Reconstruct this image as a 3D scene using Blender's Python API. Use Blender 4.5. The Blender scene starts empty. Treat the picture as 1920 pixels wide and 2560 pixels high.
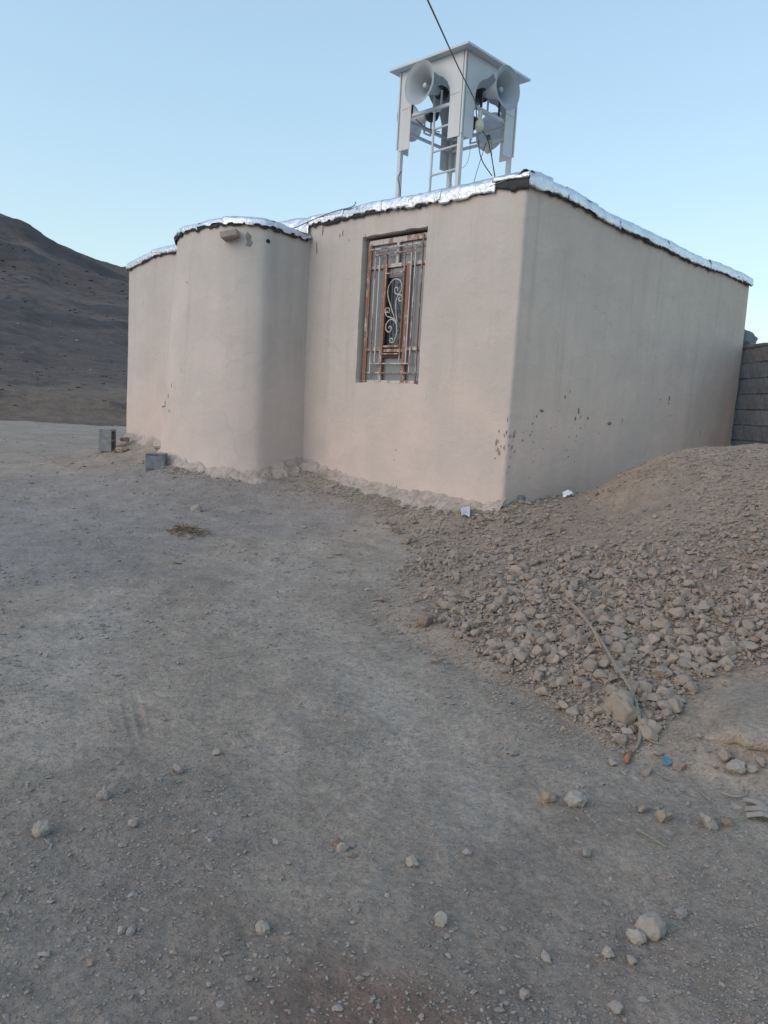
import bpy, bmesh, math, random
import numpy as np
from mathutils import Vector, Matrix, Euler
np.seterr(over='ignore'); random.seed(7); RNG = np.random.default_rng(11)
S_ = bpy.context.scene; COL = S_.collection
R = math.radians

# ------------------------------------------------------------------ camera
CAMZ = 1.35; F = 1923.0
def cam_basis(vx=110, vy=16000):
    v = np.array([vx-960, -(vy-1280), -F]); v /= np.linalg.norm(v); Z = -v
    Y = np.array([0, 0, -1.]) - Z*(-Z[2]); Y /= np.linalg.norm(Y); X = np.cross(Y, Z)
    return np.array([X, Y, Z])
M = cam_basis(); CAM = np.array([0, 0, CAMZ])
cd = bpy.data.cameras.new('camera'); cam = bpy.data.objects.new('camera', cd); COL.objects.link(cam)
cam.matrix_world = Matrix.Translation((0, 0, CAMZ)) @ Matrix([list(r) for r in M]).to_4x4()
cd.sensor_fit = 'VERTICAL'; cd.sensor_height = 36; cd.lens = 36*F/2560; cd.clip_end = 3000; cd.clip_start = .05
S_.camera = cam
S_.render.resolution_x = 768; S_.render.resolution_y = 1024

# ------------------------------------------------------------------ world, sun, exposure
SUN_EL = 32.0; SUN_DIR_XY = (-.86, -.51)
w = bpy.data.worlds.new('World'); S_.world = w; w.use_nodes = True
nt = w.node_tree; nt.nodes.clear()
sky = nt.nodes.new('ShaderNodeTexSky'); sky.sky_type = 'NISHITA'; sky.sun_disc = False
sky.sun_elevation = R(SUN_EL); sky.sun_rotation = math.atan2(SUN_DIR_XY[0], SUN_DIR_XY[1]); sky.altitude = 1500
sky.air_density = 2.0; sky.dust_density = 2.3; sky.ozone_density = 1.7
bg = nt.nodes.new('ShaderNodeBackground'); bg.inputs[1].default_value = 0.15
wo = nt.nodes.new('ShaderNodeOutputWorld')
tint = nt.nodes.new('ShaderNodeMix'); tint.data_type = 'RGBA'; tint.blend_type = 'MULTIPLY'; tint.inputs[0].default_value = 1
tint.inputs[7].default_value = (1.47, 1.74, 1.95, 1)      # camera white balance
gm = nt.nodes.new('ShaderNodeGamma'); gm.inputs[1].default_value = .55
nt.links.new(sky.outputs[0], gm.inputs[0]); nt.links.new(gm.outputs[0], tint.inputs[6]); nt.links.new(tint.outputs[2], bg.inputs[0]); nt.links.new(bg.outputs[0], wo.inputs[0])
sl = bpy.data.lights.new('sun', 'SUN'); sl.energy = 0.95; sl.angle = R(60); sl.color = (1, .74, .58)
so = bpy.data.objects.new('sun', sl); COL.objects.link(so)
sd = Vector((SUN_DIR_XY[0], SUN_DIR_XY[1], math.tan(R(22)))).normalized()
so.rotation_euler = sd.to_track_quat('Z', 'Y').to_euler(); so.location = sd*30
vs = S_.view_settings; vs.view_transform = 'Standard'; vs.look = 'None'; vs.gamma = 1; vs.exposure = 0.5; vs.use_curve_mapping = False
S_.render.engine = 'CYCLES'; S_.cycles.samples = 96

# ------------------------------------------------------------------ noise
def _h(ix, iy, iz, seed):
    U = np.uint32
    h = ix.astype(np.int32).astype(U)*U(374761393) + iy.astype(np.int32).astype(U)*U(668265263) + iz.astype(np.int32).astype(U)*U(2147483647) + U((seed*1274126177) & 0xffffffff)
    h = (h ^ (h >> U(13)))*U(1274126177)
    h = (h ^ (h >> U(16)))*U(2246822519)
    return ((h ^ (h >> U(15))) & U(0xffffff)).astype(np.float32)/np.float32(0xffffff)
def vn(x, y, z=0., seed=0):
    x, y, z = np.broadcast_arrays(np.asarray(x, float), np.asarray(y, float), np.asarray(z, float))
    ix, iy, iz = np.floor(x), np.floor(y), np.floor(z); fx, fy, fz = x-ix, y-iy, z-iz
    fx = fx*fx*(3-2*fx); fy = fy*fy*(3-2*fy); fz = fz*fz*(3-2*fz)
    def c(a, b, d): return _h(ix+a, iy+b, iz+d, seed)
    if z.size == 0 or (z.strides and all(q == 0 for q in z.strides)) or np.ptp(z) == 0:
        return ((c(0,0,0)*(1-fx)+c(1,0,0)*fx)*(1-fy)+(c(0,1,0)*(1-fx)+c(1,1,0)*fx)*fy)*2-1
    a = (c(0,0,0)*(1-fx)+c(1,0,0)*fx)*(1-fy)+(c(0,1,0)*(1-fx)+c(1,1,0)*fx)*fy
    b = (c(0,0,1)*(1-fx)+c(1,0,1)*fx)*(1-fy)+(c(0,1,1)*(1-fx)+c(1,1,1)*fx)*fy
    return (a*(1-fz)+b*fz)*2-1
def fbm(x, y, z=0., seed=0, o=4, g=.5):
    t = 0; a = 1; n = 0
    for i in range(o):
        t = t+a*vn(np.asarray(x)*2**i+i*17.3, np.asarray(y)*2**i-i*9.1, np.asarray(z)*2**i, seed+i); n += a; a *= g
    return t/n
def sm(x, a, b):
    k = np.clip((np.asarray(x, float)-a)/(b-a), 0, 1); return k*k*(3-2*k)

# ------------------------------------------------------------------ building frame
A = R(46); D_ = np.array([-math.sin(A), math.cos(A), 0]); T_ = np.array([math.cos(A), math.sin(A), 0])
C0 = np.array([1.083, 7.0, 0.0]); SL, TL = 7.14, 5.35; SA, RA = 3.93, 1.04
def W(s, t, z): return C0 + np.multiply.outer(np.asarray(s, float), D_) + np.multiply.outer(np.asarray(t, float), T_) + np.multiply.outer(np.asarray(z, float), [0, 0, 1.])
def st(x, y):
    dx = x-C0[0]; dy = y-C0[1]; return dx*D_[0]+dy*D_[1], dx*T_[0]+dy*T_[1]
def ray(px, py):
    px = np.asarray(px, float); py = np.asarray(py, float)
    v = np.stack([px-960, -(py-1280), np.full(px.shape, -F)], -1)
    return v @ M.T
def planehit(px, py, n, o):
    r = ray(px, py); k = ((o-CAM) @ n)/(r @ n); return CAM + r*np.asarray(k)[..., None]

# ------------------------------------------------------------------ terrain height
def wall_dist(x, y):
    s, t = st(x, y)
    ds = np.maximum(np.maximum(-s, s-SL), 0); dt = np.maximum(np.maximum(-t, t-TL), 0)
    d1 = np.hypot(ds, dt); d2 = np.maximum(np.hypot(s-SA, t)-RA, 0)
    return np.minimum(d1, d2), s, t
def mound(x, y):
    dx = x-3.6; dy = y-6.6
    rho = np.sqrt(np.where(dx < 0, .0664+.026*sm(y, 4.4, 5.8)*(1-.6*sm(y, 6.4, 7.2)), .09)*dx*dx + np.where(dy < 0, .0405, .12)*dy*dy)
    rho = rho*(1+.06*fbm(x*.9, y*.9, 0, 5, 2))
    kk = 1.14
    steep = np.interp(rho, [0, .13, .26, .34, .43, .51, .65, .8, 1, 9], [.9, .88, .8, .72, .55, .32, .13, .05, 0, 0])
    lin = np.interp(rho, [0, .15, .5, .8, .94, 1.0, 9], [.9, .84, .46, .17, .055, 0, 0])
    w_ = sm(-dy, -.2, 1.6)
    return kk*(steep*(1-w_)+lin*w_), rho
LEDGE = None
TRK = []
def track(x, y):
    """0..1: worn wheel paths crossing the yard"""
    if not TRK: return np.zeros_like(x)
    best = np.full(x.shape, 99.); side = np.zeros_like(x)
    for (ax_, ay_), (bx_, by_) in zip(TRK[:-1], TRK[1:]):
        ex, ey = bx_-ax_, by_-ay_; L2 = ex*ex+ey*ey
        k = np.clip(((x-ax_)*ex+(y-ay_)*ey)/L2, 0, 1); d = np.hypot(x-ax_-k*ex, y-ay_-k*ey)
        sg = np.sign((x-ax_)*ey-(y-ay_)*ex); m = d < best; best = np.where(m, d, best); side = np.where(m, sg, side)
    sd_ = best*side+.10*fbm(x*.8, y*.8, 0, 201, 2); t = 0
    for off, wd in ((-.05, .20), (1.45, .22), (.75, .12), (-1.35, .16)):
        t = np.maximum(t, np.exp(-((sd_-off)/wd)**2)*(1. if wd > .18 else .6))
    return t*(.65+.5*fbm(x*1.1, y*1.1, 0, 203, 3))
def zg(x, y, fine=True):
    x = np.asarray(x, float); y = np.asarray(y, float)
    r = np.hypot(x, y)
    g = .30*np.clip((y-.5)/8.5, -.3, 1) - .03*sm(-x, 3, 12)
    dist, s, t = wall_dist(x, y)
    berm = .20+.035*np.clip(s, 0, 8)
    g = g + berm*np.exp(-dist/.75) + .10*np.exp(-((s-2.85)**2+(t+.05)**2)/.35)
    mo, rho = mound(x, y); g = g+mo
    inm = sm(1.05-rho, 0, .15)
    near = np.clip(30/np.maximum(r, 1), 0, 1)
    g = g + .035*fbm(x*.45, y*.45, 0, 21, 3)*near
    if fine:
        g = g + (.012+.03*inm)*fbm(x*2.2, y*2.2, 0, 31, 3) + (.007+.006*inm)*fbm(x*11, y*11, 0, 41, 4) + .0035*np.clip(9/np.maximum(r, 1)-.6, 0, 1)*fbm(x*38, y*38, 0, 43, 2)
        tk = track(x, y)*(1-inm); g = g-.016*tk+.006*sm(np.abs(fbm(x*3, y*3, 0, 207, 2)), .2, .6)
        # broken crust edge at the right of the pile's foot
        u_ = (x-CRX[0])*CRD[0]+(y-CRX[1])*CRD[1]; v_ = -(x-CRX[0])*CRD[1]+(y-CRX[1])*CRD[0]
        v_ = v_+.03*vn(x*9, y*9, 0, 77)
        m = sm(u_, -.05, .1)*(1-sm(u_, .9, 1.4))*sm(v_, 0, .025)*(1-sm(v_, .15, .7))
        g = g + .02*m
        # tyre tread print
        u2 = (x-TYX[0])*TYD[0]+(y-TYX[1])*TYD[1]; v2 = -(x-TYX[0])*TYD[1]+(y-TYX[1])*TYD[0]
        mm = sm(u2, 0, .3)*(1-sm(u2, .45, .8))*sm(.085-np.abs(v2), 0, .05)*np.clip(.75+1.1*vn(x*7, y*7, 0, 13), .1, 1)
        g = g - .006*mm + .009*mm*np.clip(np.sin(v2*2*math.pi/.042), -.2, 1)*(.6+.4*vn(u2*18, v2*30, 0, 3))
        HN = vn(x*16, y*16, 0, 91)
        # straw/dung hump, loose ridge by corner
        for (hx, hy, hr, hh) in HUMPS:
            q = ((x-hx)**2+(y-hy)**2)/hr**2
            if np.any(q < 9): g = g + hh*np.exp(-np.minimum(q, 60))*(1+.35*HN)
    return g
CRX = (0, 0); CRD = (1, 0); TYX = (0, 0); TYD = (1, 0); HUMPS = []
def ghit(px, py, fine=False):
    """points of the ground under a list of view rays"""
    px = np.atleast_1d(np.asarray(px, float)); py = np.atleast_1d(np.asarray(py, float))
    r = ray(px, py); r = r/r[..., 1:2]
    ys = np.geomspace(1.0, 40, 80); lo = np.full(px.shape, 1.0); hi = np.full(px.shape, 40.); done = np.zeros(px.shape, bool)
    for a, b in zip(ys[:-1], ys[1:]):
        z = CAM[2]+r[..., 2]*b; below = z < zg(r[..., 0]*b, np.full(px.shape, b), False)
        n = below & ~done; lo[n] = a; hi[n] = b; done |= below
    for _ in range(12):
        m = (lo+hi)/2; z = CAM[2]+r[..., 2]*m; b = z < zg(r[..., 0]*m, m, False)
        hi = np.where(b, m, hi); lo = np.where(b, lo, m)
    return np.stack([r[..., 0]*hi, hi, CAM[2]+r[..., 2]*hi], -1)
_t = ghit([1750, 1400, 1050, 740, 450, 200, 20, -160], [2700, 2180, 1800, 1520, 1330, 1210, 1130, 1085]); TRK = [tuple(q[:2]) for q in _t]
a_, b_ = ghit([1765, 1915], [1868, 1925]); v_ = (b_-a_)[:2]; CRX = tuple(a_[:2]); CRD = tuple(v_/np.linalg.norm(v_))
a_, b_ = ghit([368, 320], [1900, 1700]); v_ = (b_-a_)[:2]; TYX = tuple(a_[:2]); TYD = tuple(v_/np.linalg.norm(v_))
for (qx, qy, hr, hh) in [(462, 1338, .16, .05), (1345, 1232, .22, .10), (1290, 1262, .14, .05), (1215, 1318, .25, .03), (1510, 1650, .3, .04), (960, 1360, .3, .03)]:
    p_ = ghit([qx], [qy])[0]; HUMPS.append((p_[0], p_[1], hr, hh))

# ------------------------------------------------------------------ materials
class NT:
    def __init__(s, name, rough=.9):
        s.m = bpy.data.materials.new(name); s.m.use_nodes = True; s.t = s.m.node_tree
        s.b = s.t.nodes['Principled BSDF']; s.b.inputs['Roughness'].default_value = rough
        s.geo = s.t.nodes.new('ShaderNodeTexCoord')
    def n(s, kind, **k):
        o = s.t.nodes.new(kind)
        for a, v in k.items(): setattr(o, a, v)
        return o
    def l(s, a, b): s.t.links.new(a, b)
    def mp(s, sc=(1, 1, 1), coord='Object'):
        m = s.n('ShaderNodeMapping'); m.inputs['Scale'].default_value = sc; s.l(s.geo.outputs[coord], m.inputs[0]); return m.outputs[0]
    def noise(s, scale, det=4, rough=.6, vec=None, dist=0):
        o = s.n('ShaderNodeTexNoise'); o.inputs['Scale'].default_value = scale; o.inputs['Detail'].default_value = det
        o.inputs['Roughness'].default_value = rough; o.inputs['Distortion'].default_value = dist
        s.l(vec or s.geo.outputs['Object'], o.inputs['Vector']); return o.outputs[0]
    def vor(s, scale, feat='F1', vec=None):
        o = s.n('ShaderNodeTexVoronoi', feature=feat); o.inputs['Scale'].default_value = scale
        s.l(vec or s.geo.outputs['Object'], o.inputs['Vector']); return o
    def ramp(s, f, stops):
        o = s.n('ShaderNodeValToRGB'); e = o.color_ramp.elements
        while len(e) < len(stops): e.new(.5)
        for i, (p, c) in enumerate(stops):
            e[i].position = p; e[i].color = (c, c, c, 1) if isinstance(c, (int, float)) else (*c, 1)
        s.l(f, o.inputs[0]); return o.outputs[0]
    def mix(s, f, a, b, mode='MIX'):
        o = s.n('ShaderNodeMix', data_type='RGBA', blend_type=mode)
        for i, v in ((0, f), (6, a), (7, b)):
            if hasattr(v, 'is_output'): s.l(v, o.inputs[i])
            elif isinstance(v, (int, float)): o.inputs[i].default_value = v if i == 0 else (v, v, v, 1)
            else: o.inputs[i].default_value = (*v, 1)
        return o.outputs[2]
    def math(s, op, a, b=0.):
        o = s.n('ShaderNodeMath', operation=op)
        for i, v in enumerate((a, b)):
            if hasattr(v, 'is_output'): s.l(v, o.inputs[i])
            else: o.inputs[i].default_value = v
        return o.outputs[0]
    def attr(s, nm):
        o = s.n('ShaderNodeAttribute', attribute_name=nm); return o
    def bump(s, h, st=.5, d=.01, prev=None):
        o = s.n('ShaderNodeBump'); o.inputs['Strength'].default_value = st; o.inputs['Distance'].default_value = d
        s.l(h, o.inputs['Height'])
        if prev: s.l(prev, o.inputs['Normal'])
        return o.outputs[0]
    def fin(s, col=None, bump=None, rough=None):
        if col is not None:
            if hasattr(col, 'is_output'): s.l(col, s.b.inputs['Base Color'])
            else: s.b.inputs['Base Color'].default_value = (*col, 1)
        if bump: s.l(bump, s.b.inputs['Normal'])
        if rough is not None: s.l(rough, s.b.inputs['Roughness'])
        return s.m

def plaster(name, k=(1., 1., 1.), foot=False):
    C_ = lambda a, b, c: (a*k[0], b*k[1], c*k[2])
    n = NT(name, .92)
    big = n.ramp(n.noise(.55, 5, .6), [(.3, 0.), (.7, 1.)])
    c = n.mix(big, C_(.48, .435, .405), C_(.565, .51, .475))
    # pinker clay tone where the lower coat was laid
    sep = n.n('ShaderNodeSeparateXYZ'); n.l(n.geo.outputs['Object'], sep.inputs[0])
    zz = n.math('ADD', sep.outputs[2], n.math('MULTIPLY', n.noise(.8, 4), -1.3))
    low = n.ramp(n.math('MULTIPLY', zz, .5), [(.0, 1.), (.75, 0.)])
    c = n.mix(n.math('MULTIPLY', low, .6), c, C_(.64, .49, .43))
    bl = n.ramp(n.noise(1.7, 5, .6, None, .6), [(.38, 0.), (.62, 1.)])
    c = n.mix(n.math('MULTIPLY', bl, .45), c, C_(.44, .40, .37))
    st_ = n.ramp(n.noise(2.2, 6, .65, n.mp((1, 1, .10))), [(.42, 0.), (.75, 1.)])
    c = n.mix(n.math('MULTIPLY', st_, .2), c, (.33, .30, .28))
    sp = n.ramp(n.noise(9, 3, .7), [(.66, 0.), (.74, 1.)])
    c = n.mix(n.math('MULTIPLY', sp, .25), c, (.36, .32, .29))
    # hairline cracks, scuffed patches, chaff
    cv = n.n('ShaderNodeVectorMath', operation='ADD'); wn = n.n('ShaderNodeTexNoise'); wn.inputs['Scale'].default_value = 2.4; wn.inputs['Detail'].default_value = 5
    n.l(n.geo.outputs['Object'], wn.inputs['Vector']); wm = n.n('ShaderNodeVectorMath', operation='SCALE'); wm.inputs[3].default_value = .45; n.l(wn.outputs[1], wm.inputs[0])
    n.l(n.geo.outputs['Object'], cv.inputs[0]); n.l(wm.outputs[0], cv.inputs[1])
    cr = n.ramp(n.vor(.85, 'DISTANCE_TO_EDGE', cv.outputs[0]).outputs['Distance'], [(.0, 1.), (.0065, 0.)])
    crm = n.math('MULTIPLY', cr, n.ramp(n.noise(1.1, 3), [(.50, 0.), (.60, 1.)]))
    c = n.mix(n.math('MULTIPLY', crm, .28), c, (.25, .21, .185))
    sc_ = n.ramp(n.noise(4.5, 6, .75, n.mp((1, 1, .6)), .4), [(.60, 0.), (.66, 1.)])
    c = n.mix(n.math('MULTIPLY', sc_, .16), c, C_(.66, .60, .56))
    chf = n.ramp(n.noise(55, 2, .5, n.mp((1, 1, .22))), [(.70, 0.), (.76, 1.)])
    c = n.mix(n.math('MULTIPLY', chf, .22), c, (.34, .27, .21))
    dn = n.ramp(n.noise(7., 4, .6, n.mp((1, 1, .05))), [(.56, 0.), (.72, 1.)])
    up_ = n.ramp(n.math('ADD', n.math('MULTIPLY', sep.outputs[2], .3), n.math('MULTIPLY', n.noise(1.5, 3), .35)), [(.30, 0.), (.62, 1.)])
    c = n.mix(n.math('MULTIPLY', n.math('MULTIPLY', dn, up_), .24), c, (.33, .29, .265))
    fine = n.noise(60, 4, .7)
    c = n.mix(.16, c, n.mix(1.0, c, n.ramp(fine, [(.25, .62), (.75, 1.25)]), 'MULTIPLY'))
    tro = n.noise(3.5, 4, .55, n.mp((1, 1, 1.6)), .8)
    b = n.bump(tro, .25, .04); b = n.bump(n.noise(9, 4, .6, n.mp((1.4, 1.4, .8)), 1.), .16, .015, b); b = n.bump(sc_, .25, .003, b); b = n.bump(crm, -.5, .003, b) if False else b; b = n.bump(fine, .14, .004, b)
    if foot:
        ds = n.ramp(n.noise(6, 6, .75), [(.44, 0.), (.64, 1.)]); c = n.mix(ds, c, (.36, .295, .24)); b = n.bump(n.noise(28, 6, .75), .9, .03, b)
    return n.fin(c, b)
M_PL = plaster('clay_plaster', (1.03, 1.03, 1.02)); M_FOOT = plaster('crumbled_clay', (1., .99, .96), True); M_PL2 = plaster('clay_plaster_side_lift', (1.25, 1.14, 1.05))  # side wall copy of the plaster; missing warm light put into its colour

def soil(name, kind):
    n = NT(name, .95)
    z = n.attr('zone'); sp = n.n('ShaderNodeSeparateColor'); n.l(z.outputs['Color'], sp.inputs[0])
    a = n.ramp(n.noise(.9, 6, .62), [(.3, 0.), (.7, 1.)])
    c = n.mix(a, (.318, .257, .205), (.438, .355, .282))
    st_ = n.ramp(n.noise(1.3, 5, .6, n.mp((1.2, .35, 1))), [(.5, 0.), (.72, 1.)])
    c = n.mix(n.math('MULTIPLY', st_, .55), c, (.46, .40, .355))
    wr = n.attr('worn'); c = n.mix(n.math('MULTIPLY', wr.outputs['Fac'], .42), c, (.48, .405, .335))
    c = n.mix(sp.outputs[0], c, n.mix(a, (.31, .24, .185), (.40, .312, .24)))
    c = n.mix(sp.outputs[1], c, n.mix(a, (.275, .24, .215), (.355, .312, .282)))
    vig = n.attr('vignette'); c = n.mix(vig.outputs['Fac'], c, (.165, .125, .10))  # lens vignette painted into the soil colour
    c = n.mix(sp.outputs[2], c, (.21, .125, .09))
    f1 = n.noise(38, 6, .72); f2 = n.noise(180, 3, .7)
    c = n.mix(1., c, n.ramp(f1, [(.25, .62), (.75, 1.3)]), 'MULTIPLY')
    c = n.mix(1., c, n.ramp(n.noise(5, 6, .7), [(.3, .76), (.7, 1.18)]), 'MULTIPLY')
    c = n.mix(1., c, n.ramp(f2, [(.25, .82), (.75, 1.15)]), 'MULTIPLY')
    vr = n.vor(75); g = n.ramp(vr.outputs['Distance'], [(.0, 1.), (.5, 0.)])
    b = n.bump(g, .6, .008); b = n.bump(f1, .9, .016, b); b = n.bump(f2, .7, .005, b)
    return n.fin(c, b)
M_SOIL = soil('soil', 0)

def stone_mat(name, c1, c2):
    n = NT(name, .93)
    gp = n.n('ShaderNodeNewGeometry').outputs['Position']
    t = n.attr('tint'); f = n.noise(45, 5, .7, gp); oi = n.n('ShaderNodeObjectInfo')
    k = n.math('FRACT', n.math('ADD', t.outputs['Fac'], oi.outputs['Random']))
    c = n.mix(k, c1, c2)
    c = n.mix(1., c, n.ramp(f, [(.25, .84), (.75, 1.12)]), 'MULTIPLY')
    b = n.bump(f, .6, .008); b = n.bump(n.noise(190, 3, .6, gp), .5, .003, b)
    return n.fin(c, b)
M_ST = stone_mat('stone_grey', (.25, .215, .188), (.33, .286, .25))
M_CLOD = stone_mat('clod_brown', (.265, .212, .168), (.355, .285, .228))
M_CRUMB = stone_mat('dirt_crumb', (.215, .182, .155), (.32, .275, .24))
M_RED = stone_mat('stone_reddish', (.255, .178, .142), (.29, .205, .165))
M_PALE = stone_mat('clod_pale', (.315, .272, .228), (.37, .322, .272))

def hillmat():
    n = NT('hill_scrub', .95)
    a = n.ramp(n.noise(.035, 7, .65), [(.3, 0.), (.7, 1.)])
    c = n.mix(a, (.072, .054, .048), (.165, .120, .098))
    z = n.attr('zone'); sp = n.n('ShaderNodeSeparateColor'); n.l(z.outputs['Color'], sp.inputs[0])
    c = n.mix(sp.outputs[0], c, (.185, .135, .10))
    c = n.mix(n.math('MULTIPLY', sp.outputs[1], .85), c, (.042, .036, .040))
    d = n.ramp(n.noise(.35, 6, .7, n.mp((1, 1, 2))), [(.50, 0.), (.62, 1.)])
    c = n.mix(n.math('MULTIPLY', d, .75), c, (.055, .046, .044))
    f = n.noise(1.8, 6, .75); c = n.mix(1., c, n.ramp(f, [(.25, .6), (.75, 1.35)]), 'MULTIPLY')
    return n.fin(c, n.bump(f, .8, .3))
M_HILL = hillmat()

def foilmat():
    n = NT('crinkled_foil', .40); n.b.inputs['Metallic'].default_value = .9
    f = n.noise(14, 6, .65, None, 1.2); g = n.vor(18, 'F1').outputs['Distance']
    c = n.mix(n.ramp(n.noise(5, 5, .7), [(.35, 0.), (.75, 1.)]), (.78, .80, .84), (.58, .62, .67))
    dirt = n.ramp(n.noise(3, 5, .75, n.mp((1, 1, .3))), [(.66, 0.), (.75, 1.)])
    c = n.mix(n.math('MULTIPLY', dirt, .55), c, (.33, .29, .25))
    b = n.bump(f, .55, .02); b = n.bump(g, .35, .012, b)
    return n.fin(c, b)
M_FOIL = foilmat()
def plain(name, col, rough=.6, metal=0., var=.25, sc=20, bs=.2):
    n = NT(name, rough); n.b.inputs['Metallic'].default_value = metal
    f = n.noise(sc, 5, .65)
    c = n.mix(1., col, n.ramp(f, [(.25, 1-var), (.75, 1+var*.6)]), 'MULTIPLY')
    return n.fin(c, n.bump(f, bs, .004))
M_BIT = plain('bitumen_felt', (.035, .036, .040), .75, 0, .5, 25, .5)
n = NT('white_painted_steel', .5); _c = n.mix(n.ramp(n.noise(2.5, 5, .65, n.mp((1, 1, .35))), [(.35, 0.), (.7, 1.)]), (.60, .62, .64), (.50, .515, .52))
_r = n.ramp(n.noise(7, 7, .8, n.mp((1, 1, .4)), .6), [(.66, 0.), (.71, 1.)]); _c = n.mix(n.math('MULTIPLY', _r, .55), _c, (.33, .22, .16))
M_WHITE = n.fin(_c, n.bump(n.noise(3, 3), .12, .01))
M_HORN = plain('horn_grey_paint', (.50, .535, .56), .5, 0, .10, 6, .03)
M_HORNIN = plain('horn_inner_darker', (.33, .37, .40), .5, 0, .12, 6, .03)  # darker grey inside the bell than outside
M_BLACK = plain('black_plastic', (.02, .021, .024), .5)
M_WIRE = plain('cable_sheath', (.045, .05, .058), .6)
M_WIREG = plain('grey_wire', (.16, .18, .20), .6)
M_BULB = plain('milky_lamp_glass', (.55, .55, .42), .25, 0, .05, 3, 0)
M_BLOCK = plain('concrete_block_grey', (.24, .25, .26), .95, 0, .4, 14, .8)
M_BLOCKD = plain('concrete_block_dark', (.20, .21, .225), .95, 0, .4, 14, .8)
M_BLOCKB = plain('concrete_block_brownish', (.23, .215, .205), .95, 0, .4, 14, .8)
M_MORTAR = plain('mortar', (.18, .185, .19), .95, 0, .3, 20, .8)
M_PAPER = plain('white_paper', (.72, .72, .74), .8, 0, .06)
M_PLAS = plain('clear_plastic_scrap', (.50, .50, .55), .3)
M_BLUE = plain('blue_plastic', (.07, .18, .26), .4)
M_STRAW = plain('dry_reed', (.34, .25, .18), .8, 0, .4, 60, .4)
M_TWIG = plain('dry_twig', (.26, .22, .18), .85, 0, .4, 60, .4)
M_HUSK = plain('dry_husk_leaf', (.28, .245, .205), .8, 0, .3, 30, .4)
M_DUNG = plain('dry_straw_clump', (.27, .20, .135), .95, 0, .5, 60, .8)
M_MARK = plain('wall_scar_clay', (.25, .21, .185), .95, 0, .3, 30, .3)
M_MARKD = plain('dark_soot_mark', (.27, .24, .215), .95, 0, .3, 30, .3)
M_RUSTRUN = plain('rust_run', (.27, .15, .11), .95, 0, .3, 30, .3)
def rust(name, k):
    n = NT(name, .8)
    m = n.ramp(n.noise(11, 6, .75, n.mp((1, 1, .35)), .5), [(k-.05, 0.), (k+.05, 1.)])
    f = n.noise(90, 4, .7)
    c = n.mix(m, n.mix(f, (.20, .09, .055), (.35, .18, .115)), n.mix(f, (.42, .38, .35), (.60, .57, .54)))
    return n.fin(c, n.bump(m, .5, .004))
M_RUST = rust('rusty_peeling_paint', .56); M_RUSTW = rust('peeling_white_paint', .47); M_RUSTP = rust('white_paint_rust_spots', .40)
n = NT('window_glass_dusty', .22); n.b.inputs['Specular IOR Level'].default_value = .5
M_GLASS = n.fin(n.mix(n.noise(5, 4), (.17, .19, .215), (.23, .25, .275)))
n = NT('window_glass_room_shade', .08); M_GLASSD = n.fin(n.mix(n.noise(3, 2), (.03, .042, .058), (.05, .065, .08)))  # opaque pane; shade of the room behind is put into its colour
M_DARK = plain('dark_interior', (.015, .017, .022), .9)
M_SASH = plain('sash_dark', (.06, .05, .048), .7, 0, .4)

# ------------------------------------------------------------------ object helpers
def tag(o, label=None, cat=None, group=None, kind=None):
    if label: o['label'] = label
    if cat: o['category'] = cat
    if group: o['group'] = group
    if kind: o['kind'] = kind
    return o
ORG = {}
def thing(name, loc, label, cat, group=None):
    o = bpy.data.objects.new(name, None); COL.objects.link(o); o.location = loc; o.empty_display_size = .1
    ORG[o.name] = np.array(loc, float); return tag(o, label, cat, group)
def mesh_obj(name, v, f, mat, parent=None, smooth=False, org=None, attrs=None):
    v = np.asarray(v, float)
    o_ = ORG[parent.name] if parent is not None else (np.array(org, float) if org is not None else np.zeros(3))
    me = bpy.data.meshes.new(name)
    if isinstance(f, np.ndarray):
        k = f.shape[1]; me.vertices.add(len(v)); me.vertices.foreach_set('co', (v-o_).astype(np.float32).ravel())
        me.loops.add(f.size); me.loops.foreach_set('vertex_index', f.astype(np.int32).ravel())
        me.polygons.add(len(f)); me.polygons.foreach_set('loop_start', (np.arange(len(f))*k).astype(np.int32))
        me.update(calc_edges=True)
    else:
        me.from_pydata([tuple(p) for p in (v-o_)], [], [tuple(int(i) for i in q) for q in f])
    me.polygons.foreach_set('use_smooth', np.full(len(me.polygons), bool(smooth)))
    for nm, (ty, data) in (attrs or {}).items():
        a = me.attributes.new(nm, ty, 'POINT')
        a.data.foreach_set('color' if ty == 'FLOAT_COLOR' else 'value', np.asarray(data, np.float32).ravel())
    me.materials.append(mat); me.update(); me.validate()
    ob = bpy.data.objects.new(name, me); COL.objects.link(ob)
    if parent is not None: ob.parent = parent; ORG[ob.name] = o_
    else: ob.location = o_; ORG[ob.name] = o_
    return ob
def grid_faces(nu, nv):
    i = np.arange(nu-1)[:, None]*nv+np.arange(nv-1)[None, :]; i = i.ravel()
    return np.stack([i, i+nv, i+nv+1, i+1], 1)
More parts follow.
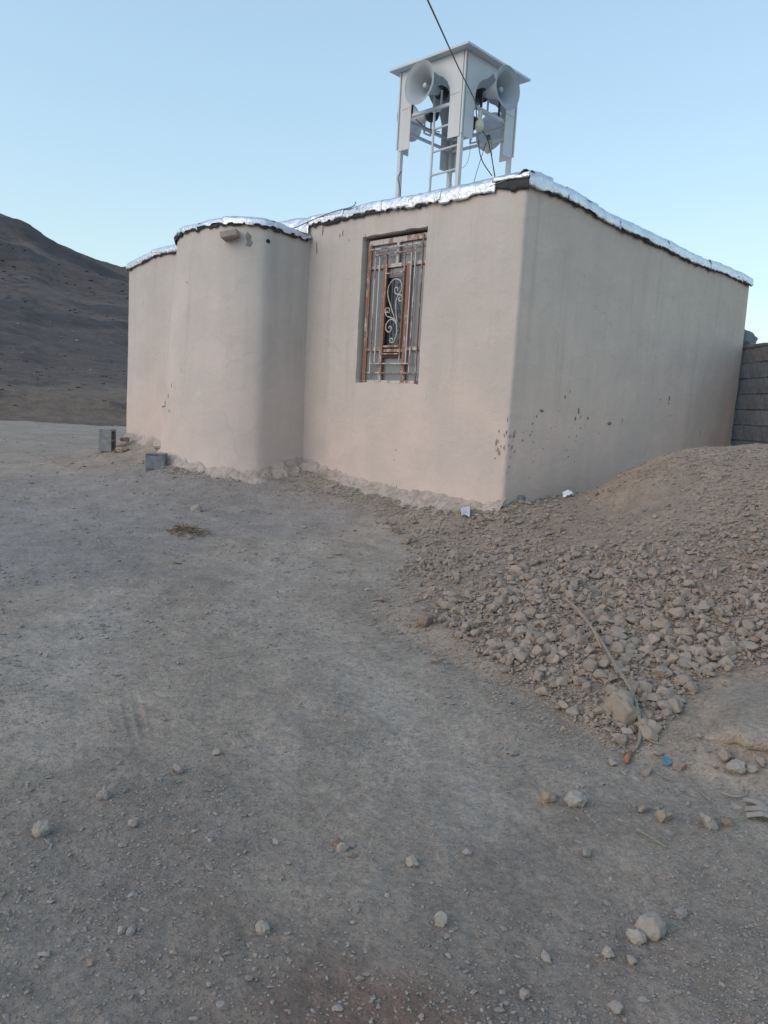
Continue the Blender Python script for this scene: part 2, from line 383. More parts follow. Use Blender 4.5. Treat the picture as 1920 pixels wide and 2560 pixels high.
class MB:
    def __init__(s): s.v = []; s.f = []
    def add(s, v, f):
        b = len(s.v); s.v += [tuple(map(float, p)) for p in v]; s.f += [tuple(b+i for i in q) for q in f]
    def box(s, o, ax, ay, az, hx, hy, hz, bev=0):
        """box centred at o with unit axes and half sizes; bev chamfers the edges"""
        o = np.asarray(o, float); ax, ay, az = (np.asarray(a, float) for a in (ax, ay, az))
        bm = bmesh.new(); bmesh.ops.create_cube(bm, size=2)
        for v in bm.verts: v.co = (v.co.x*hx, v.co.y*hy, v.co.z*hz)
        if bev: bmesh.ops.bevel(bm, geom=bm.edges[:], offset=bev, segments=1, affect='EDGES')
        bm.verts.index_update()
        s.add([o+ax*v.co.x+ay*v.co.y+az*v.co.z for v in bm.verts], [[v.index for v in f.verts] for f in bm.faces]); bm.free()
    def bar(s, a, b, w, h, up=(0, 0, 1)):
        a = np.asarray(a, float); b = np.asarray(b, float); d = b-a; L = np.linalg.norm(d); d /= L
        u = np.asarray(up, float); r = np.cross(d, u)
        if np.linalg.norm(r) < 1e-4: r = np.cross(d, (1, 0, 0))
        r /= np.linalg.norm(r); u = np.cross(r, d); s.box((a+b)/2, d, r, u, L/2, w/2, h/2)
    def tube(s, pts, r, n=8, cap=True):
        pts = [np.asarray(p, float) for p in pts]; k = len(pts); rr = r if hasattr(r, '__len__') else [r]*k
        t = [(pts[min(i+1, k-1)]-pts[max(i-1, 0)]) for i in range(k)]; t = [a/(np.linalg.norm(a)+1e-9) for a in t]
        u = np.cross(t[0], (0, 0, 1.)); u = np.cross(t[0], (1., 0, 0)) if np.linalg.norm(u) < .1 else u; u /= np.linalg.norm(u)
        v = []
        for p, q, a in zip(pts, t, rr):
            u = u-q*(u@q); u /= np.linalg.norm(u); w_ = np.cross(q, u)
            v += [p+a*(math.cos(2*math.pi*j/n)*u+math.sin(2*math.pi*j/n)*w_) for j in range(n)]
        f = [(i*n+j, i*n+(j+1) % n, (i+1)*n+(j+1) % n, (i+1)*n+j) for i in range(k-1) for j in range(n)]
        if cap: f += [tuple(range(n))[::-1], tuple((k-1)*n+j for j in range(n))]
        s.add(v, f)
    def lathe(s, o, ax, prof, n=32, close=False):
        """prof: list of (distance along ax, radius)"""
        o = np.asarray(o, float); ax = np.asarray(ax, float)/np.linalg.norm(ax)
        u = np.cross(ax, (0, 0, 1.)); u = np.array([1., 0, 0]) if np.linalg.norm(u) < .1 else u/np.linalg.norm(u); w_ = np.cross(ax, u)
        v = [o+ax*x+r*(math.cos(2*math.pi*j/n)*u+math.sin(2*math.pi*j/n)*w_) for x, r in prof for j in range(n)]
        s.add(v, [(i*n+j, i*n+(j+1) % n, (i+1)*n+(j+1) % n, (i+1)*n+j) for i in range(len(prof)-1) for j in range(n)])
    def build(s, name, mat, parent=None, smooth=False, org=None):
        o = mesh_obj(name, s.v, s.f, mat, parent, smooth, org); return o
def smooth_curve(p, n=8):
    p = [np.asarray(q, float) for q in p]; P = [2*p[0]-p[1]]+p+[2*p[-1]-p[-2]]; out = []
    for i in range(1, len(P)-2):
        for k in range(n):
            t = k/n; a, b, c, d = P[i-1:i+3]
            out.append(.5*((2*b)+(c-a)*t+(2*a-5*b+4*c-d)*t*t+(3*b-a-3*c+d)*t**3))
    return out+[p[-1]]

# ------------------------------------------------------------------ ground sheet
def zones(x, y):
    mo, rho = mound(x, y)
    m = sm(rho+.07*fbm(x*2, y*2, 0, 61, 3), .86, 1.06); mnd = 1-m
    s, t = st(x, y)
    # blue-grey gravel spread in front of the building
    g = sm(.95-np.hypot((x+2.6)/3.0, (y-7.6)/2.9)+.35*fbm(x*.8, y*.8, 0, 63, 4), 0, .3)*(1-mnd)*.85
    rd = np.zeros_like(x)
    for cx, cy, rr, k in REDS:
        rd = np.maximum(rd, k*sm(1-np.hypot(x-cx, y-cy)/rr+.6*fbm(x*4, y*4, 0, 64, 4), .1, 1.))
    tan = sm(y, 9.5, 13)*sm(-x, 2, 6)*.7
    dk = .42*sm(2.9-np.hypot(x, y)+.8*fbm(x*1.3, y*1.3, 0, 65, 4), 0, 1.2)  # vignette mask: ground darkens towards the camera by colour
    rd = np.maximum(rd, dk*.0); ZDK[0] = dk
    return np.stack([np.clip(np.maximum(mnd, tan), 0, 1), g*(1-tan), rd, np.ones_like(x)], -1)
REDS = []
ZDK = [0]
for qx, qy, rr, k in [(1700, 1480, .55, .5), (1860, 1640, .45, .55), (1640, 1560, .4, .35), (1010, 2540, .28, .75), (1060, 2500, .2, .5), (840, 2500, .25, .45), (1560, 2480, .3, .22)]:
    p_ = ghit([qx], [qy])[0]; REDS.append((p_[0], p_[1], rr, k))
az = np.concatenate([np.linspace(-180, -42, 24)[:-1], np.linspace(-40, 40, 540), np.linspace(42, 180, 24)[1:]])
rr_ = np.concatenate([[.02, .3, .7], np.geomspace(1.1, 13, 560), np.geomspace(13.3, 45, 70), np.geomspace(50, 1600, 26)])
aa, rg = np.meshgrid(np.radians(az), rr_, indexing='ij')
gx, gy = rg*np.sin(aa), rg*np.cos(aa)
gz = zg(gx, gy)
gv = np.stack([gx, gy, gz], -1).reshape(-1, 3)
gr = mesh_obj('ground', gv, grid_faces(len(az), len(rr_))[:, ::-1], M_SOIL, None, True, None, {'zone': ('FLOAT_COLOR', zones(gx, gy).reshape(-1, 4)), 'vignette': ('FLOAT', np.asarray(ZDK[0]).ravel()), 'worn': ('FLOAT', (track(gx, gy)*(mound(gx, gy)[1] > 1)).ravel())})
tag(gr, kind='structure')

# ------------------------------------------------------------------ hill and bank
def az_el(px, py):
    r = ray(px, py); return math.degrees(math.atan2(r[0], r[1])), r[2]/math.hypot(r[0], r[1])
sky_px = [(-700, 330), (-420, 400), (-160, 490), (0, 550), (69, 573), (100, 596), (116, 608), (139, 622), (185, 643), (231, 662), (275, 678), (320, 694), (400, 724), (520, 765), (700, 830), (900, 905), (1150, 985)]
EL = [az_el(*p) for p in sky_px]; EL = [(-75, .20), (-55, .25)]+EL+[(14, 0.004), (25, 0)]
ha = np.linspace(-75, 24, 420); hr = np.concatenate([np.geomspace(24, 40, 40)[:-1], np.geomspace(40, 172, 130), np.geomspace(176, 420, 18)])
HA, HR = np.meshgrid(ha, hr, indexing='ij')
def hill_z(ad, r):
    x = r*np.sin(np.radians(ad)); y = r*np.cos(np.radians(ad))
    E_ = np.interp(ad, [e[0] for e in EL], [e[1] for e in EL]); Rr = 172.
    p = np.clip((r-34)/(Rr-34), 0, 1)**1.12
    back = np.clip((r-Rr)/260, 0, 1)
    z = E_*Rr*p*(1-back)+CAMZ*p*(E_ > .001)
    fade = sm(E_, .005, .06)
    bank = 1.15*sm(r+2.*fbm(x*.12, y*.12, 0, 15, 3), 29.5, 34)*fade
    rg_ = 1-np.abs(fbm(x*.045, y*.045, 0, 26, 5))*3
    rough = ((.9*fbm(x*.05, y*.05, 0, 16, 5)*p*6+1.5*p*rg_+.5*fbm(x*.3, y*.3, 0, 29, 4)*sm(r, 36, 60))*(1-.7*sm(r, 130, 170)) + .16*fbm(x*.5, y*.5, 0, 17, 4)*sm(r, 29, 33) + .05*fbm(x*2.2, y*2.2, 0, 19, 2)*sm(r, 29, 32))*fade
    base = np.where(r < 30, .0, .25)
    return .27-.12+.12*sm(r, 27, 29.5)*fade+bank*1.0+z+rough-(1-fade)*.6
HZ = hill_z(HA, HR)
hx, hy = HR*np.sin(np.radians(HA)), HR*np.cos(np.radians(HA))
bankm = sm(HR, 29.3, 30.2)*(1-sm(HR+3*fbm(hx*.15, hy*.15, 0, 18, 3), 34, 37.5))
def px_of(x, y, z):
    v = np.stack([x, y, z-CAMZ], -1) @ M; return 960+F*v[..., 0]/-v[..., 2], 1280-F*v[..., 1]/-v[..., 2]
dx0, dy0 = [h for h in ghit([200], [1100])][0][:2], 0
q_az, q_r = -22.6, 128.
dk = sm(1-np.hypot((HA-q_az-.02*(HR-q_r))/3.6, (HR-q_r)/24)+.5*fbm(hx*.08, hy*.08, 0, 44, 4), .15, .45)*.9
dk2 = sm(fbm(hx*.09, hy*.05+HZ*.1, 0, 46, 5), .08, .34)*.75*sm(HR, 42, 60)
dk = np.maximum(dk, dk2)
hz_attr = np.stack([bankm, dk, np.zeros_like(dk), np.ones_like(dk)], -1).reshape(-1, 4)
hill = mesh_obj('hill', np.stack([hx, hy, HZ], -1).reshape(-1, 3), grid_faces(len(ha), len(hr))[:, ::-1], M_HILL, None, True, None, {'zone': ('FLOAT_COLOR', hz_attr)})
tag(hill, kind='structure')

# ------------------------------------------------------------------ merged stones (stuff) and stone variants
def ico(sub):
    bm = bmesh.new(); bmesh.ops.create_icosphere(bm, subdivisions=sub, radius=1)
    bm.verts.index_update(); v = np.array([list(a.co) for a in bm.verts]); f = np.array([[a.index for a in q.verts] for q in bm.faces]); bm.free(); return v, f
I1, I2, I3 = ico(1), ico(2), ico(4)
def variant(base, seed, rough=.35, cuts=11, dr=(.5, .82)):
    v, f = base; k = np.array([1, .66+.3*_h(np.array(seed), np.array(1), np.array(1), 5), .55+.3*_h(np.array(seed), np.array(2), np.array(1), 5)])
    rs = np.random.default_rng(seed); v = v.copy()
    v = v*(1+rough*.8*fbm(v[:, 0]*1.6+seed*3.1, v[:, 1]*1.6, v[:, 2]*1.6, seed, 2))[:, None]
    # break flat faces off the lump
    for _ in range(cuts):
        nrm = rs.normal(size=3); nrm /= np.linalg.norm(nrm); d = rs.uniform(*dr)
        e = v@nrm-d; v = v-np.outer(np.maximum(e, 0), nrm)
    v = v*(1+rough*.18*fbm(v[:, 0]*5+seed, v[:, 1]*5, v[:, 2]*5, seed+3, 2))[:, None]
    return v*k, f
V1 = [variant(I1, i, .4) for i in range(14)]; V2 = [variant(I2, 40+i, .70, 10, (.34, .70)) for i in range(24)]
def rotmats(n, tilt=1.0):
    a = RNG.uniform(0, 2*math.pi, n); b = RNG.normal(0, .45*tilt, n); c = RNG.normal(0, .45*tilt, n)
    def rz(a): z = np.zeros(n); o = np.ones(n); return np.stack([np.stack([np.cos(a), -np.sin(a), z], -1), np.stack([np.sin(a), np.cos(a), z], -1), np.stack([z, z, o], -1)], 1)
    def rx(a): z = np.zeros(n); o = np.ones(n); return np.stack([np.stack([o, z, z], -1), np.stack([z, np.cos(a), -np.sin(a)], -1), np.stack([z, np.sin(a), np.cos(a)], -1)], 1)
    def ry(a): z = np.zeros(n); o = np.ones(n); return np.stack([np.stack([np.cos(a), z, np.sin(a)], -1), np.stack([z, o, z], -1), np.stack([-np.sin(a), z, np.cos(a)], -1)], 1)
    return rz(a)@rx(b)@ry(c)
def merged(name, pos, rad, vars_, mat, sink=.25, flat=1., tilt=1., smooth=False):
    n = len(pos); Rm = rotmats(n, tilt); vi = RNG.integers(0, len(vars_), n); tint = RNG.uniform(0, 1, n)
    fl = np.stack([RNG.uniform(.8, 1.3, n), RNG.uniform(.7, 1.1, n), flat*RNG.uniform(.5, 1.15, n)], -1)
    VV, FF, TT = [], [], []; off = 0
    for k, (v, f) in enumerate(vars_):
        m = np.where(vi == k)[0]
        if not len(m): continue
        p = np.einsum('nij,vj->nvi', Rm[m], v)*rad[m, None, None]*fl[m][:, None, :]
        p = p+pos[m][:, None, :]+np.array([0, 0, 1])*(rad[m]*(.55-sink))[:, None, None]*flat
        VV.append(p.reshape(-1, 3)); nf = f[None]+(np.arange(len(m))*len(v))[:, None, None]+off
        FF.append(nf.reshape(-1, 3)); TT.append(np.repeat(tint[m], len(v))); off += len(m)*len(v)
    return mesh_obj(name, np.concatenate(VV), np.concatenate(FF), mat, None, smooth, None, {'tint': ('FLOAT', np.concatenate(TT))})
def on_ground(px, py):
    p = ghit(px, py); p[:, 2] = zg(p[:, 0], p[:, 1]); return p
def clear_of_wall(p, r=.03):
    d, s, t = wall_dist(p[:, 0], p[:, 1]); return (d > r)
def dist3(p): return np.linalg.norm(p-CAM, axis=1)

def mound_density(px, py):
    """how much loose rubble lies at a spot of the pile (0..1)"""
    top = np.interp(px, [840, 950, 1080, 1300, 1500, 1700, 1930], [1420, 1340, 1320, 1350, 1380, 1390, 1330])
    bot = np.interp(px, [840, 960, 1060, 1180, 1300, 1450, 1550, 1650, 1750, 1930], [1360, 1420, 1510, 1600, 1700, 1800, 1860, 1830, 1680, 1640])
    return sm(py, top-130, top+70)*(1-sm(py, bot-10, bot+30))
# pebbles on the open ground
def scatter(n, y0, y1, pw, smin, smax, seed, clump=.6):
    px = RNG.uniform(-150, 2070, n); py = RNG.uniform(y0, y1, n)
    p = on_ground(px, py)
    keep = clear_of_wall(p) & (p[:, 1] < 30)
    cl = fbm(p[:, 0]*1.4, p[:, 1]*1.4, 0, seed, 4)
    keep &= RNG.uniform(0, 1, n) < np.clip(.55+clump*cl*2.2-.5*track(p[:, 0], p[:, 1]), .05, 1)
    u = RNG.uniform(0, 1, n); size = smin*(1-u*(1-(smin/smax)**pw))**(-1/pw)
    p, size = p[keep], size[keep]
    return p, size*dist3(p)/F/2
p1, s1 = scatter(52000, 1080, 2600, 2.0, 3.6, 14, 71)
sc = np.clip(1.2-.05*p1[:, 1], .6, 1); mo_, rho_ = mound(p1[:, 0], p1[:, 1]); k = rho_ > .98
tag(merged('ground_gravel', p1[k], (s1*sc)[k], V1, M_ST, .38, .8), kind='stuff')
p2, s2 = scatter(3800, 1120, 2600, 2.4, 9, 26, 72, 1.0)
mo_, rho_ = mound(p2[:, 0], p2[:, 1]); k = rho_ > .98
tag(merged('ground_pebbles', p2[k], s2[k]*np.clip(1.2-.05*p2[k, 1], .6, 1), V2, M_ST, .32, .85), kind='stuff')
p3, s3 = scatter(26000, 1120, 2600, 1.8, 4.5, 15, 73, 0)
q3 = fbm(p3[:, 0]*1.9+40, p3[:, 1]*1.9, 0, 74, 4); _, rho_ = mound(p3[:, 0], p3[:, 1]); k = (rho_ > .98) & (q3 > .16+.2*RNG.uniform(0, 1, len(q3)))
tag(merged('crumbled_dirt', p3[k], s3[k]*np.clip(1.2-.05*p3[k, 1], .6, 1), V1, M_CRUMB, .3, .8, 1.6), kind='stuff')
# rubble on the pile
n_ = 42000; px = RNG.uniform(820, 2080, n_); py = RNG.uniform(1090, 1900, n_); p = on_ground(px, py)
_, rho_ = mound(p[:, 0], p[:, 1]); den = mound_density(px, py); cl = fbm(p[:, 0]*2, p[:, 1]*2, 0, 81, 3)
cl2 = fbm(p[:, 0]*.9, p[:, 1]*2.2, 0, 83, 3)
keep = (rho_ < 1.04) & clear_of_wall(p) & (RNG.uniform(0, 1, n_) < np.clip(.34+.8*den+.8*cl, .06, 1))
p, den = p[keep], den[keep]; u = RNG.uniform(0, 1, len(p)); size = 5*(1-u*(1-(5/16)**1.9))**(-1/1.9)
tag(merged('rubble_grains', p, size*dist3(p)/F/2, V1, M_CLOD, .28, .85), kind='stuff')
n_ = 21000; px = RNG.uniform(820, 2080, n_); py = RNG.uniform(1200, 1900, n_); p = on_ground(px, py)
_, rho_ = mound(p[:, 0], p[:, 1]); den = mound_density(px, py); cl = fbm(p[:, 0]*1.6, p[:, 1]*1.6, 0, 82, 3)
keep = (rho_ < 1.05) & clear_of_wall(p) & (RNG.uniform(0, 1, n_) < np.clip((.62*den+.65*cl*den)*sm(px+90*cl, 930, 1150)+.07*cl, .003, 1))
p, py_, den = p[keep], py[keep], den[keep]; u = RNG.uniform(0, 1, len(p))
mx = np.interp(py_, [1250, 1400, 1600, 1800], [18, 28, 42, 50])
size = 9.5*(1-u*(1-(9.5/mx)**1.9))**(-1/1.9)*1.12
order = np.argsort(-size); big = order[:235]; rest = order[235:]
tag(merged('rubble_clods', p[rest], (size*dist3(p)/F/2)[rest], V2, M_CLOD, .12, 1.1, 1.6), kind='stuff')
PB, SB = p[big], (size*dist3(p)/F/2)[big]

STONE_ME = {}
def stone_mesh(seed, base, rough, mat, cuts=10):
    k = (seed, mat.name)
    if k not in STONE_ME:
        v, f = variant(base, seed, rough, cuts)
        v = v*(1+.24*fbm(v[:, 0]*2.6, v[:, 1]*2.6, v[:, 2]*2.6, seed+9, 3)+.09*fbm(v[:, 0]*9, v[:, 1]*9, v[:, 2]*9, seed+19, 3))[:, None]
        me = bpy.data.meshes.new('stone'); me.from_pydata([tuple(a) for a in v], [], [tuple(map(int, a)) for a in f])
        me.polygons.foreach_set('use_smooth', np.full(len(me.polygons), len(f) > 100)); me.materials.append(mat); STONE_ME[k] = me
    return STONE_ME[k]
def stone(name, p, r, seed, mat, label, cat, group=None, base=None, sq=(1, 1, 1), sink=.2, rz=None, cuts=10):
    o = bpy.data.objects.new(name, stone_mesh(seed, base or I2, .42, mat, cuts)); COL.objects.link(o)
    o.location = (p[0], p[1], p[2]+r*sq[2]*(.5-sink)); o.scale = (r*sq[0], r*sq[1], r*sq[2])
    o.rotation_euler = (random.uniform(-.2, .2), random.uniform(-.2, .2), random.uniform(0, 6.28) if rz is None else rz)
    return tag(o, label, cat, group)
for i, (q, r) in enumerate(zip(PB, SB)):
    stone('clod', q, r, 200+i % 24, M_CLOD, 'fist-sized grey-brown clod in the loose rubble on the lower slope of the dirt pile', 'clod', 'loose clods on the lower slope of the dirt pile', sink=.1)

# stones one can single out; (px, py, width px, material, label)
LIST = [
 (1063, 1552, 46, M_RED, 'round reddish-brown cobble lying alone left of the dirt pile'),
 (1548, 1782, 84, M_CLOD, 'largest round boulder at the pile foot, touched by the long dry reed'),
 (1343, 1694, 44, M_CLOD, 'dusty lump at the very edge of the pile with a reddish left side'),
 (1388, 1716, 38, M_CLOD, 'oblong lump just right of the reddish-sided lump at the pile edge'),
 (1386, 1634, 38, M_ST, 'smooth grey stone in the rubble left of the reed'),
 (1570, 1646, 52, M_CLOD, 'broad flattish stone in the rubble right of the reed middle'),
 (1668, 1736, 50, M_PALE, 'pale broad clod right of the reed, above the large boulder'),
 (1625, 2318, 62, M_PALE, 'large pale clod alone in the lower right foreground'),
 (1590, 2338, 40, M_PALE, 'smaller pale lump leaning on the large pale foreground clod'),
 (1372, 1986, 50, M_CLOD, 'rough knobbly clod, left one of the pair below the reed end'),
 (1440, 1998, 50, M_PALE, 'pale rounded clod, right one of the pair below the reed end'),
 (1608, 2020, 42, M_CLOD, 'brown clod left of its darker neighbour, below the blue scrap'),
 (1656, 2044, 38, M_CLOD, 'darker brown rounded clod between brown clod and pale knobbly clod'),
 (1770, 2056, 48, M_PALE, 'pale knobbly clod left of the dry husk at the right edge'),
 (1818, 2058, 34, M_RED, 'small reddish clod beside the pale knobbly clod near the husk'),
 (657, 2322, 38, M_PALE, 'pale angular stone with pointed corner in the lower middle foreground'),
 (105, 2076, 40, M_PALE, 'lone pale lump near the left edge of the foreground'),
 (330, 2058, 30, M_ST, 'grey stone half sunk, right of the lone pale lump at left'),
 (258, 1990, 34, M_ST, 'grey stone with a flat flake in front, left foreground'),
 (856, 2116, 34, M_ST, 'grey stone in the middle of the small reddish stone cluster'),
 (845, 2098, 30, M_RED, 'reddish stone at the back of the small stone cluster'),
 (880, 2134, 20, M_RED, 'small reddish pebble at the front of the stone cluster'),
 (880, 2106, 22, M_ST, 'grey pebble at the right of the small stone cluster'),
 (692, 2098, 24, M_PALE, 'pale stone in the pebble group left of the reddish cluster'),
 (1031, 2146, 38, M_PALE, 'pale square stone right of the reddish stone cluster'),
 (1098, 2302, 34, M_PALE, 'pale faceted stone in the centre foreground'),
 (304, 2322, 24, M_PALE, 'upright egg-shaped stone, left of two touching stones in left foreground'),
 (328, 2326, 24, M_ST, 'angular stone, right of two touching stones in left foreground'),
 (445, 1922, 34, M_ST, 'low grey lump just below the end of the tyre print'),
 (540, 1880, 26, M_PALE, 'pale small stone up and right of the tyre print'),
 (1284, 1872, 32, M_ST, 'flat grey stone left of the reed end'),
 (1364, 2382, 32, M_ST, 'long narrow stone pointing down right in the lower foreground'),
 (1516, 2378, 30, M_PALE, 'pale stone below and left of the large foreground clod'),
 (1580, 2396, 26, M_ST, 'round grey stone below the large foreground clod'),
 (1313, 2482, 24, M_ST, 'oval stone near the bottom edge of the ground'),
 (1540, 2508, 28, M_ST, 'round stone at the bottom right, right of a pebble group'),
 (224, 2402, 20, M_RED, 'small round brownish pebble in the lower left foreground'),
 (444, 1398, 32, M_PALE, 'flat pale stone in front of the straw clump'),
 (475, 1344, 20, M_ST, 'grey stone beside the straw clump'),
 (490, 1272, 26, M_ST, 'flat thin grey slab of stone in front of the rounded wall'),
 (1810, 1900, 40, M_CLOD, 'brown clod under the left end of the broken crust edge'),
 (1838, 1926, 44, M_PALE, 'pale clod below the middle of the broken crust edge'),
 (1872, 1928, 36, M_PALE, 'pale clod next to the right of the middle crust-edge clod'),
 (1900, 1912, 40, M_CLOD, 'pale brown clod at the right photo edge under the crust'),
 (1530, 1900, 30, M_PALE, 'pale lump just right of the reddish reed tip'),
 (1618, 1925, 32, M_CLOD, 'brown clod between the pale lump and the blue scrap'),
 (1700, 1920, 30, M_CLOD, 'low rounded clod right of the blue scrap'),
 (1466, 2130, 22, M_ST, 'small grey pebble on bare ground below the pair of clods'),
 (1167, 2128, 24, M_ST, 'dark grey stone right of the pale square stone'),
 (1700, 2285, 26, M_ST, 'grey stone up and right of the large pale foreground clod'),
]
arr = np.array([(a, b) for a, b, *_ in LIST]); PP = on_ground(arr[:, 0], arr[:, 1]+np.array([l[2]*.22 for l in LIST])); DD = dist3(PP)
for i, ((a, b, wpx, mt, lab), p_, d_) in enumerate(zip(LIST, PP, DD)):
    r = wpx*d_/F/2*.97; sq = (1, 1, 1)
    if 'flat' in lab or 'slab' in lab: sq = (1.1, .9, .42)
    if 'round' in lab or 'egg' in lab or 'boulder' in lab: sq = (1, 1.15, 1.25)
    if 'long narrow' in lab or 'oblong' in lab: sq = (1.15, .7, .8)
    kind = 'boulder' if 'boulder' in lab else ('clod' if ('clod' in lab or 'lump' in lab) else ('pebble' if 'pebble' in lab else 'stone'))
    stone(kind, p_, r, 300+i, mt, lab, kind, None, I3, sq, .18, None, 3 if 'round' in lab or 'egg' in lab else 8)

# ------------------------------------------------------------------ building
house = thing('mud_house', tuple(W(3.5, 2.5, .5)), 'single-storey mud-plastered building with foil-edged flat roof and rounded bay', 'building')
def wob(P, k=1.):
    x, y, z = P[..., 0], P[..., 1], P[..., 2]
    dx = .014*fbm(x*.8, y*.8, z*.8, 101, 2)+.005*fbm(x*4, y*4, z*4, 103, 3)+.0012*fbm(x*22, y*22, z*22, 105, 2)
    dy = .014*fbm(x*.8+9, y*.8, z*.8, 102, 2)+.005*fbm(x*4+7, y*4, z*4, 104, 3)+.0012*fbm(x*22+5, y*22, z*22, 106, 2)
    return P+np.stack([dx, dy, 0*dx], -1)*k
ZT = 3.43; ZTA = 3.255
WS0, WS1, WZ0, WZ1 = 1.14, 2.05, 1.64, 3.165
def top_side(t): return 3.42-.05*sm(t, .6, 2.6)-.0*t+.02*sm(t, 3.5, 5.3)+.012*np.sin(t*3.1)
def top_fac(s): return 3.425+.008*np.sin(s*4.)-.13*sm(s, 6.1, 7.2)
# facade
ss = np.unique(np.round(np.concatenate([np.array([0, .004, .012, .022, .035]), np.arange(.06, SL, .04), [WS0, WS1, SL]]), 4))
zs = np.unique(np.round(np.concatenate([np.arange(-.3, 3.2, .045), [WZ0, WZ1, 3.2]]), 4)); zs = np.concatenate([zs, [3.26, 3.33, 9]])
SS, ZZ = np.meshgrid(ss, zs, indexing='ij'); TOP = top_fac(SS); ZZ = np.where(ZZ > 5, TOP, ZZ); ZZ = np.where(ZZ > 3.25, np.minimum(ZZ, TOP), ZZ)
rc = .035; tt = np.where(SS < rc, rc-np.sqrt(np.maximum(rc*rc-(rc-SS)**2, 0)), 0)
P = wob(W(SS, tt, ZZ))
# uneven window edges
e = np.exp(-(np.minimum(np.abs(SS-WS0), np.abs(SS-WS1))/.03)**2)*((ZZ > WZ0-.05) & (ZZ < WZ1+.05))
e2 = np.exp(-(np.minimum(np.abs(ZZ-WZ0), np.abs(ZZ-WZ1))/.03)**2)*((SS > WS0-.05) & (SS < WS1+.05))
P = P+np.multiply.outer(e*.010*fbm(SS*3, ZZ*7, 0, 111, 3), D_)
P[..., 2] += e2*.012*fbm(SS*8, ZZ*3, 0, 112, 3)
fidx = grid_faces(len(ss), len(zs)); cs = (SS[:-1, :-1]+SS[1:, 1:])/2; cz = (ZZ[:-1, :-1]+ZZ[1:, 1:])/2
hole = ((cs > WS0) & (cs < WS1) & (cz > WZ0) & (cz < WZ1)).ravel()
mesh_obj('front_wall', P.reshape(-1, 3), fidx[~hole], M_PL, house, True)
# reveal of the window
i0, i1 = np.argmin(abs(ss-WS0)), np.argmin(abs(ss-WS1)); j0, j1 = np.argmin(abs(zs-WZ0)), np.argmin(abs(zs-WZ1))
loop = [(i, j0) for i in range(i0, i1)]+[(i1, j) for j in range(j0, j1)]+[(i, j1) for i in range(i1, i0, -1)]+[(i0, j) for j in range(j1, j0, -1)]
L0 = np.array([P[i, j] for i, j in loop]); rv = []
for dpt in (0, .012, .07, .16, .26): 
    q = L0+T_*dpt; q = q+(0 if dpt == 0 else 1)*np.stack([.004*vn(q[:, 0]*12, q[:, 1]*12, q[:, 2]*12, 7)]*3, -1)
    if dpt: 
        cen = L0.mean(0); q = q+(cen-L0)*.006
    rv.append(q)
nl = len(loop); rvf = [(a*nl+b, a*nl+(b+1) % nl, (a+1)*nl+(b+1) % nl, (a+1)*nl+b) for a in range(4) for b in range(nl)]
mesh_obj('window_reveal', np.concatenate(rv), rvf, M_PL, house, True)
# side wall
ts = np.concatenate([[.035], np.arange(.07, TL-.02, .045), [TL]]); zs2 = np.concatenate([np.arange(-.2, 3.2, .05), [3.2, 3.28, 9]])
TT, ZZ = np.meshgrid(ts, zs2, indexing='ij'); TOP = top_side(TT); ZZ = np.where(ZZ > 5, TOP, np.minimum(ZZ, TOP))
mesh_obj('side_wall', wob(W(0*TT, TT, ZZ)).reshape(-1, 3), grid_faces(len(ts), len(zs2))[:, ::-1], M_PL2, house, True)
# left end, back
for nm, (a, b), (c, d) in (('end_wall', (SL, TL), (SL, 0)), ('back_wall', (0, TL), (SL, TL))):
    u = np.linspace(0, 1, 40); z3 = np.linspace(-.3, 3.3, 20); U, Zq = np.meshgrid(u, z3, indexing='ij')
    mesh_obj(nm, wob(W(a+(c-a)*U, b+(d-b)*U, Zq)).reshape(-1, 3), grid_faces(40, 20), M_PL, house, True)
# rounded bay
th = np.linspace(0, math.pi, 84); z3 = np.concatenate([np.arange(-.2, 3.18, .045), [3.18, 3.22, 9]])
TH, Zq = np.meshgrid(th, z3, indexing='ij')
def top_bay(th): return 3.255+.015*np.sin(th*2.3)-.03*np.exp(-((th-.15)/.3)**2)
def bay_r(th, z):
    se_ = np.where(th < R(31), .98/np.cos(np.minimum(th, R(40))), .98/math.cos(R(31))*(1-sm(th, R(31), R(80)))+1.0*sm(th, R(31), R(80)))
    return RA*se_*(1.03-(.008+.040*sm(th, .4, 2.0))*np.clip(z-.5, 0, 3.3)+.035*np.exp(-np.clip(z-.45, 0, 9)/.25))+.022*fbm(th*1.4, z*.5, 0, 120, 2)
Zq = np.where(Zq > 5, top_bay(TH), np.minimum(Zq, top_bay(TH)))
rr2 = bay_r(TH, Zq); rr2 = rr2*(1-.0*TH)
# theta 0 at the junction nearest the corner
Pb = W(SA-rr2*np.cos(TH), -np.sin(TH)*rr2, Zq)
mesh_obj('rounded_bay', wob(Pb).reshape(-1, 3), grid_faces(len(th), len(z3)), M_PL, house, True)
# roofs
u = np.linspace(.05, SL-.05, 60); v = np.linspace(.05, TL-.05, 40); U, Vq = np.meshgrid(u, v, indexing='ij')
Zr = np.minimum(top_fac(U), 3.40)-.03+.015*fbm(U*2, Vq*2, 0, 130, 3)
mesh_obj('roof', W(U, Vq, Zr).reshape(-1, 3), grid_faces(60, 40), M_FOIL, house, True)

